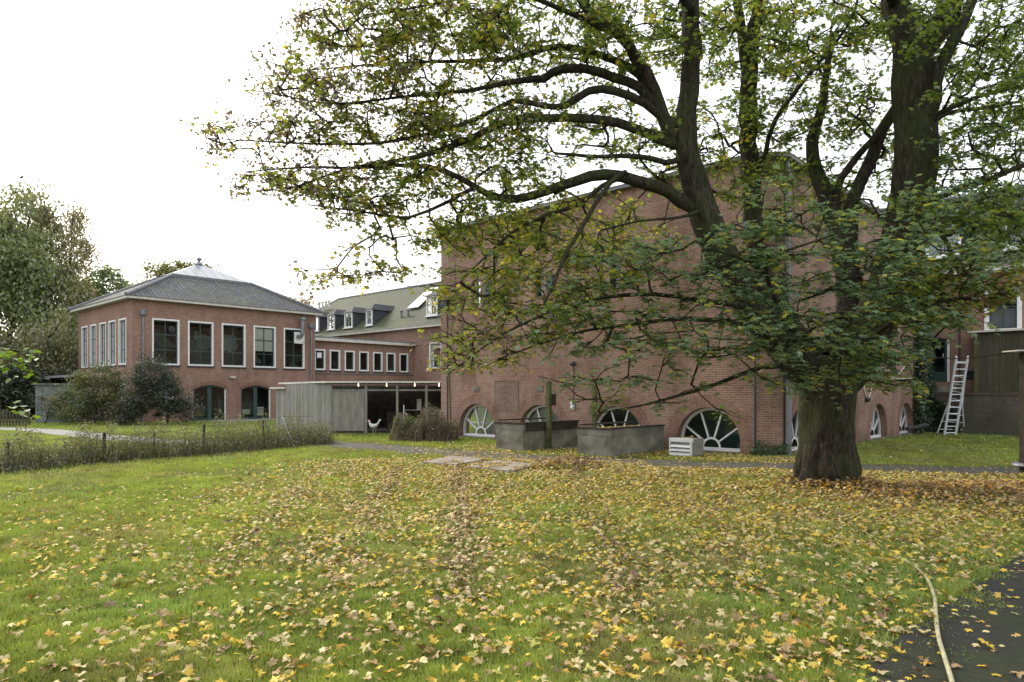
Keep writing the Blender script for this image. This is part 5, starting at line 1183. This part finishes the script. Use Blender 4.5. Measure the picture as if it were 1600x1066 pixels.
# ================================================================== WEEDS, FENCES
def weeds(name, label, line, wd, hts, n, cols, leafn, leafcols, leafsz=.03, stuff=True):
    L_ = np.array([list(q)[:2] for q in line]); seg = np.linalg.norm(np.diff(L_, axis=0), axis=1); cum = np.r_[0, np.cumsum(seg)]
    def pick(n):
        t = rng.random(n)*cum[-1]; X = np.interp(t, cum, L_[:, 0]); Yy = np.interp(t, cum, L_[:, 1]); H = np.interp(t, cum, hts)
        o = rng.normal(0, wd*.4, n); T = norm(np.diff(L_, axis=0))[np.clip(np.searchsorted(cum, t)-1, 0, len(seg)-1)]
        return X-T[:, 1]*o, Yy+T[:, 0]*o, H*(.25+1.25*fbm(t, t*0, 1.7, 9))*np.exp(-(o/(wd*.9))**2)*(.55+.75*vnoise(X*1., Yy, 2.9, 12))
    X, Yy, H = pick(n); h = H*rng.uniform(.45, 1.1, n); w_ = rng.uniform(.004, .010, n); az = rng.uniform(0, 6.28, n)
    lx, ly = rng.normal(0, .16, n)*h, rng.normal(0, .16, n)*h
    vv = np.stack([np.stack([X-np.cos(az)*w_, Yy-np.sin(az)*w_, X*0], 1), np.stack([X+np.cos(az)*w_, Yy+np.sin(az)*w_, X*0], 1), np.stack([X+lx, Yy+ly, h], 1)], 1).reshape(-1, 3)
    c_ = np.array(cols)[rng.integers(0, len(cols), n)]*rng.uniform(.7, 1.3, (n, 1))
    X2, Y2, H2_ = pick(leafn); Z2 = H2_*rng.random(leafn)**.8; P = np.stack([X2+rng.normal(0, .04, leafn), Y2+rng.normal(0, .04, leafn), Z2+.02], 1)
    v2, f2, k = leaf_arrays(P, rng.normal(0, 1, (leafn, 3))+[0, 0, .6], rng.uniform(.5, 1.4, leafn)*leafsz, DIAM)
    c2 = np.repeat(np.array(leafcols)[rng.integers(0, len(leafcols), leafn)]*rng.uniform(.7, 1.3, (leafn, 1)), k, 0)
    f = [tuple(q) for q in np.arange(n*3).reshape(-1, 3).tolist()]+[tuple(q) for q in (f2+n*3).tolist()]
    o = nmesh(name, np.vstack([vv, v2]), f, M['leaf'], cols=np.vstack([np.repeat(c_, 3, 0), c2])); tag(o, label, 'weeds' if stuff else 'shrub', kind='stuff' if stuff else None); return o
wl = [gnd(-60, 745), gnd(0, 737), gnd(160, 722), gnd(315, 710), gnd(420, 701), gnd(512, 692)]
weeds('weeds', 'rough brownish green weeds grown through the wire fence', wl, .7, [.62, .75, .8, .85, 1.05, 1.0], 5200, [(.09, .10, .045), (.14, .12, .07), (.08, .11, .04), (.20, .17, .11)], 21000, [(.11, .15, .06), (.15, .17, .08), (.14, .10, .08), (.24, .26, .13), (.07, .10, .045)], .032)
wr_ = [V(-4.0, 24.4, 0), V(-2.9, 24.2, 0), V(-1.9, 24.2, 0)]
weeds('weeds', 'dry brown weeds heaped against the left corner of the tall block', wr_, 1.1, [.8, 1.05, .8], 2600, [(.13, .10, .07), (.17, .13, .09), (.10, .10, .055)], 9500, [(.13, .095, .07), (.17, .13, .09), (.09, .10, .05), (.08, .065, .05)], .034)
weeds('weeds', 'small green ferns at the foot of the chamfered corner', [Ff.p(.6, 0, .15), Fs.p(.5, 0, .2)], .3, [.35, .3], 250, [(.06, .12, .03)], 420, [(.06, .13, .04)], .045)
bgtree('shrub', 'low dusky shrub filling the gap between the two big shrubs by the pavilion', 'shrub', (-19.9, 35.3, 0), [(205, 640, 26, 20), (190, 648, 30, 12)], 35.3, .6, 5000, .06, [(.09, .11, .06), (.11, .11, .07)], .18, 40, .04, shape=OVAL)
gs = bgtree('shrub', 'light green sprig of leaves rising from the dry brown weeds', 'shrub', (-3.75, 24.5, 0), [(640, 660, 8, 9), (634, 668, 8, 9)], 24.4, .2, 700, .05, [(.13, .2, .04)], .09, 16, .02, shape=OVAL)
def post(parent, a, b, r, mat, name='post', n=7): mb = MB(); mb.tube([a, b], r, n); return mb.build(name, mat, parent)
wf = thing('wire_fence', 'old wire fence with thin posts overgrown by weeds along the lawn', 'fence', wl[3])
tops = []
for px, py, h_, r_ in ((-50, 744, .75, .03), (12, 735, .62, .025), (163, 722, .70, .035), (240, 716, .66, .02), (317, 710, .80, .035), (413, 702, .85, .022)):
    q = gnd(px, py); post(wf, q-V(0, 0, .05), q+V(rng.normal(0, .02), 0, h_), r_, M['darkwood']); tops.append(q+V(0, 0, h_*.92))
for px0, py0, px1, py1, Y, r_ in ((460, 699, 441, 651, 21.3, .016), (432, 700, 410, 650, 21.3, .014), (488, 694, 468, 652, 22.5, .012), (515, 692, 502, 666, 22.8, .02)):
    a, b = at(px0, py0, Y), at(px1, py1, Y); a.z = -.03; post(wf, a, b, r_, M['alu'] if px0 == 460 else M['mosswood'], 'leaning_post')
tops += [at(441, 651, 21.3), at(490, 651, 22.4)]
for k, f in enumerate((1, .55)):
    mb = MB(); pts = [V(q.x, q.y, q.z*f) for q in tops]; mb.tube(pts, .004, 4); mb.build('wire', M['darkmetal'], wf)
w2 = thing('wire_fence', 'short piece of wire fence with a mossy leaning post in front of the hen shelter', 'fence', (-3.2, 24.6, 0))
a, b = at(610, 694, 24.0), at(621, 653, 24.0); a.z = -.03; post(w2, a, b, .085, M['mosswood'], 'leaning_post')
a = at(631, 633, 24.8); post(w2, V(a.x, a.y, 0), a, .016, M['alu'], 'post'); c_ = at(692, 641, 25.6); post(w2, V(c_.x-.1, c_.y, 0), c_-V(.1, 0, 0), .016, M['alu'], 'post')
mb = MB(); mb.tube([at(631, 641, 24.8), c_], .006, 4); mb.tube([at(631, 655, 24.8), c_-V(0, 0, .35)], .004, 4); mb.build('wire', M['alu'], w2)
# picket fence and grey garden shed at the far left
pf = thing('picket_fence', 'low dark picket fence at the far left beside the gravel path', 'fence', (-24.5, 34, 0))
xa, xb = at(-40, 660, 34).x, at(48, 660, 34).x; k = 0; X = xa
while X < xb:
    mb = MB(); mb.box(X, X+.085, 33.97, 34, .02, .74); mb.face([V(X, 33.97, .74), V(X+.085, 33.97, .74), V(X+.042, 33.97, .80)]); mb.build('picket', M['planks_dark'], pf); X += .155
mb = MB()
for z_ in (.2, .56): mb.box(xa, xb, 34.003, 34.05, z_, z_+.07)
mb.build('rail', M['planks_dark'], pf)
gsd = thing('garden_shed', 'small grey flat-roofed shed overgrown beside the pavilion side wall', 'shed', (-26, 39.5, 0))
xa, xb = at(55, 640, 38.5).x, at(121, 640, 38.5).x
mb = MB(); mb.box(xa, xb, 38.5, 41, 0, 2.1); mb.build('plank_wall', plain('grey_board', (.17, .185, .18), .9, .3, 3, c2=(.09, .10, .09)), gsd)
mb = MB(); mb.box(xa-.12, xb+.12, 38.35, 41.1, 2.101, 2.17); mb.build('roof', M['concrete'], gsd)
mb = MB(); F = Pl; F.box(mb, 3.0, 9.4, 2.55, 2.68, .0, 2.0); cnp = mb.build('canopy', M['lead'], pav)
# ================================================================== HEN
hy = 28.0; hc = at(584, 664, hy); s = hy/FPX
hen = thing('hen', 'white hen with upright tail standing at the open front of the shelter', 'hen', (hc.x, hy, 0))
me = bpy.data.meshes.new('body'); 
def ell(c, r, axis=None, n=12, m_=8):
    vs, fs = [], []
    for i in range(m_+1):
        ph = math.pi*i/m_
        for j in range(n): th = 2*math.pi*j/n; vs.append((c[0]+r[0]*math.sin(ph)*math.cos(th), c[1]+r[1]*math.sin(ph)*math.sin(th), c[2]+r[2]*math.cos(ph)))
    for i in range(m_):
        for j in range(n): k = (j+1) % n; fs.append((i*n+j, i*n+k, (i+1)*n+k, (i+1)*n+j))
    return vs, fs
prof = [(-.235, .52, .012), (-.22, .53, .032), (-.19, .53, .04), (-.165, .47, .036), (-.14, .40, .055), (-.08, .335, .09), (0, .31, .105), (.08, .33, .09), (.13, .38, .055), (.19, .45, .035), (.22, .51, .012)]
hk = Skel(); hk.limb([(V(hc.x+a, hy+.02*math.sin(i), z), r) for i, (a, z, r) in enumerate(prof)], start=-1, step=.02, wob=0)
wh = plain('white_feathers', (.62, .62, .60), .9, .1, 30, .1, .3)
hk.mesh('body', wh, hen)
for dx in (-.02, .06): mb = MB(); mb.tube([V(hc.x+dx, hy+dx, .24), V(hc.x+dx, hy+dx, .015)], .010, 6); mb.tube([V(hc.x+dx+.03, hy+dx, .012), V(hc.x+dx-.06, hy+dx, .012)], .008, 5); mb.build('leg', M['hose'], hen)
mb = MB()
for k in range(5): mb.face([V(hc.x+.15, hy-.03+.015*k, .40), V(hc.x+.25+.015*k, hy-.04+.02*k, .50+.02*k), V(hc.x+.20, hy-.03+.015*k, .56+.01*k)])
mb.build('tail', wh, hen)
red = plain('comb_red', (.45, .03, .02), .6, .1, 5); mb = MB(); mb.hexa([V(hc.x-.225, hy-.012, .555), V(hc.x-.17, hy-.012, .56), V(hc.x-.17, hy+.012, .56), V(hc.x-.225, hy+.012, .555)], [V(hc.x-.22, hy-.006, .60), V(hc.x-.185, hy-.006, .585), V(hc.x-.185, hy+.006, .585), V(hc.x-.22, hy+.006, .60)]); mb.build('comb', red, hen)
mb = MB(); mb.tube([V(hc.x-.23, hy, .525), V(hc.x-.275, hy, .51)], [.012, .002], 6); mb.build('beak', M['hose'], hen)
# small bird on the tallest birch
bq = at(33, 278, 49.5); mb = MB(); mb.tube([bq+V(-.18, 0, -.05), bq+V(-.05, 0, 0), bq+V(.06, 0, .05), bq+V(.13, 0, .12), bq+V(.17, 0, .12)], [.015, .07, .08, .05, .005], 8)
tag(mb.build('bird', M['black'], None, bq, smooth=True), 'tiny black bird perched on the very top of the tallest birch', 'bird')
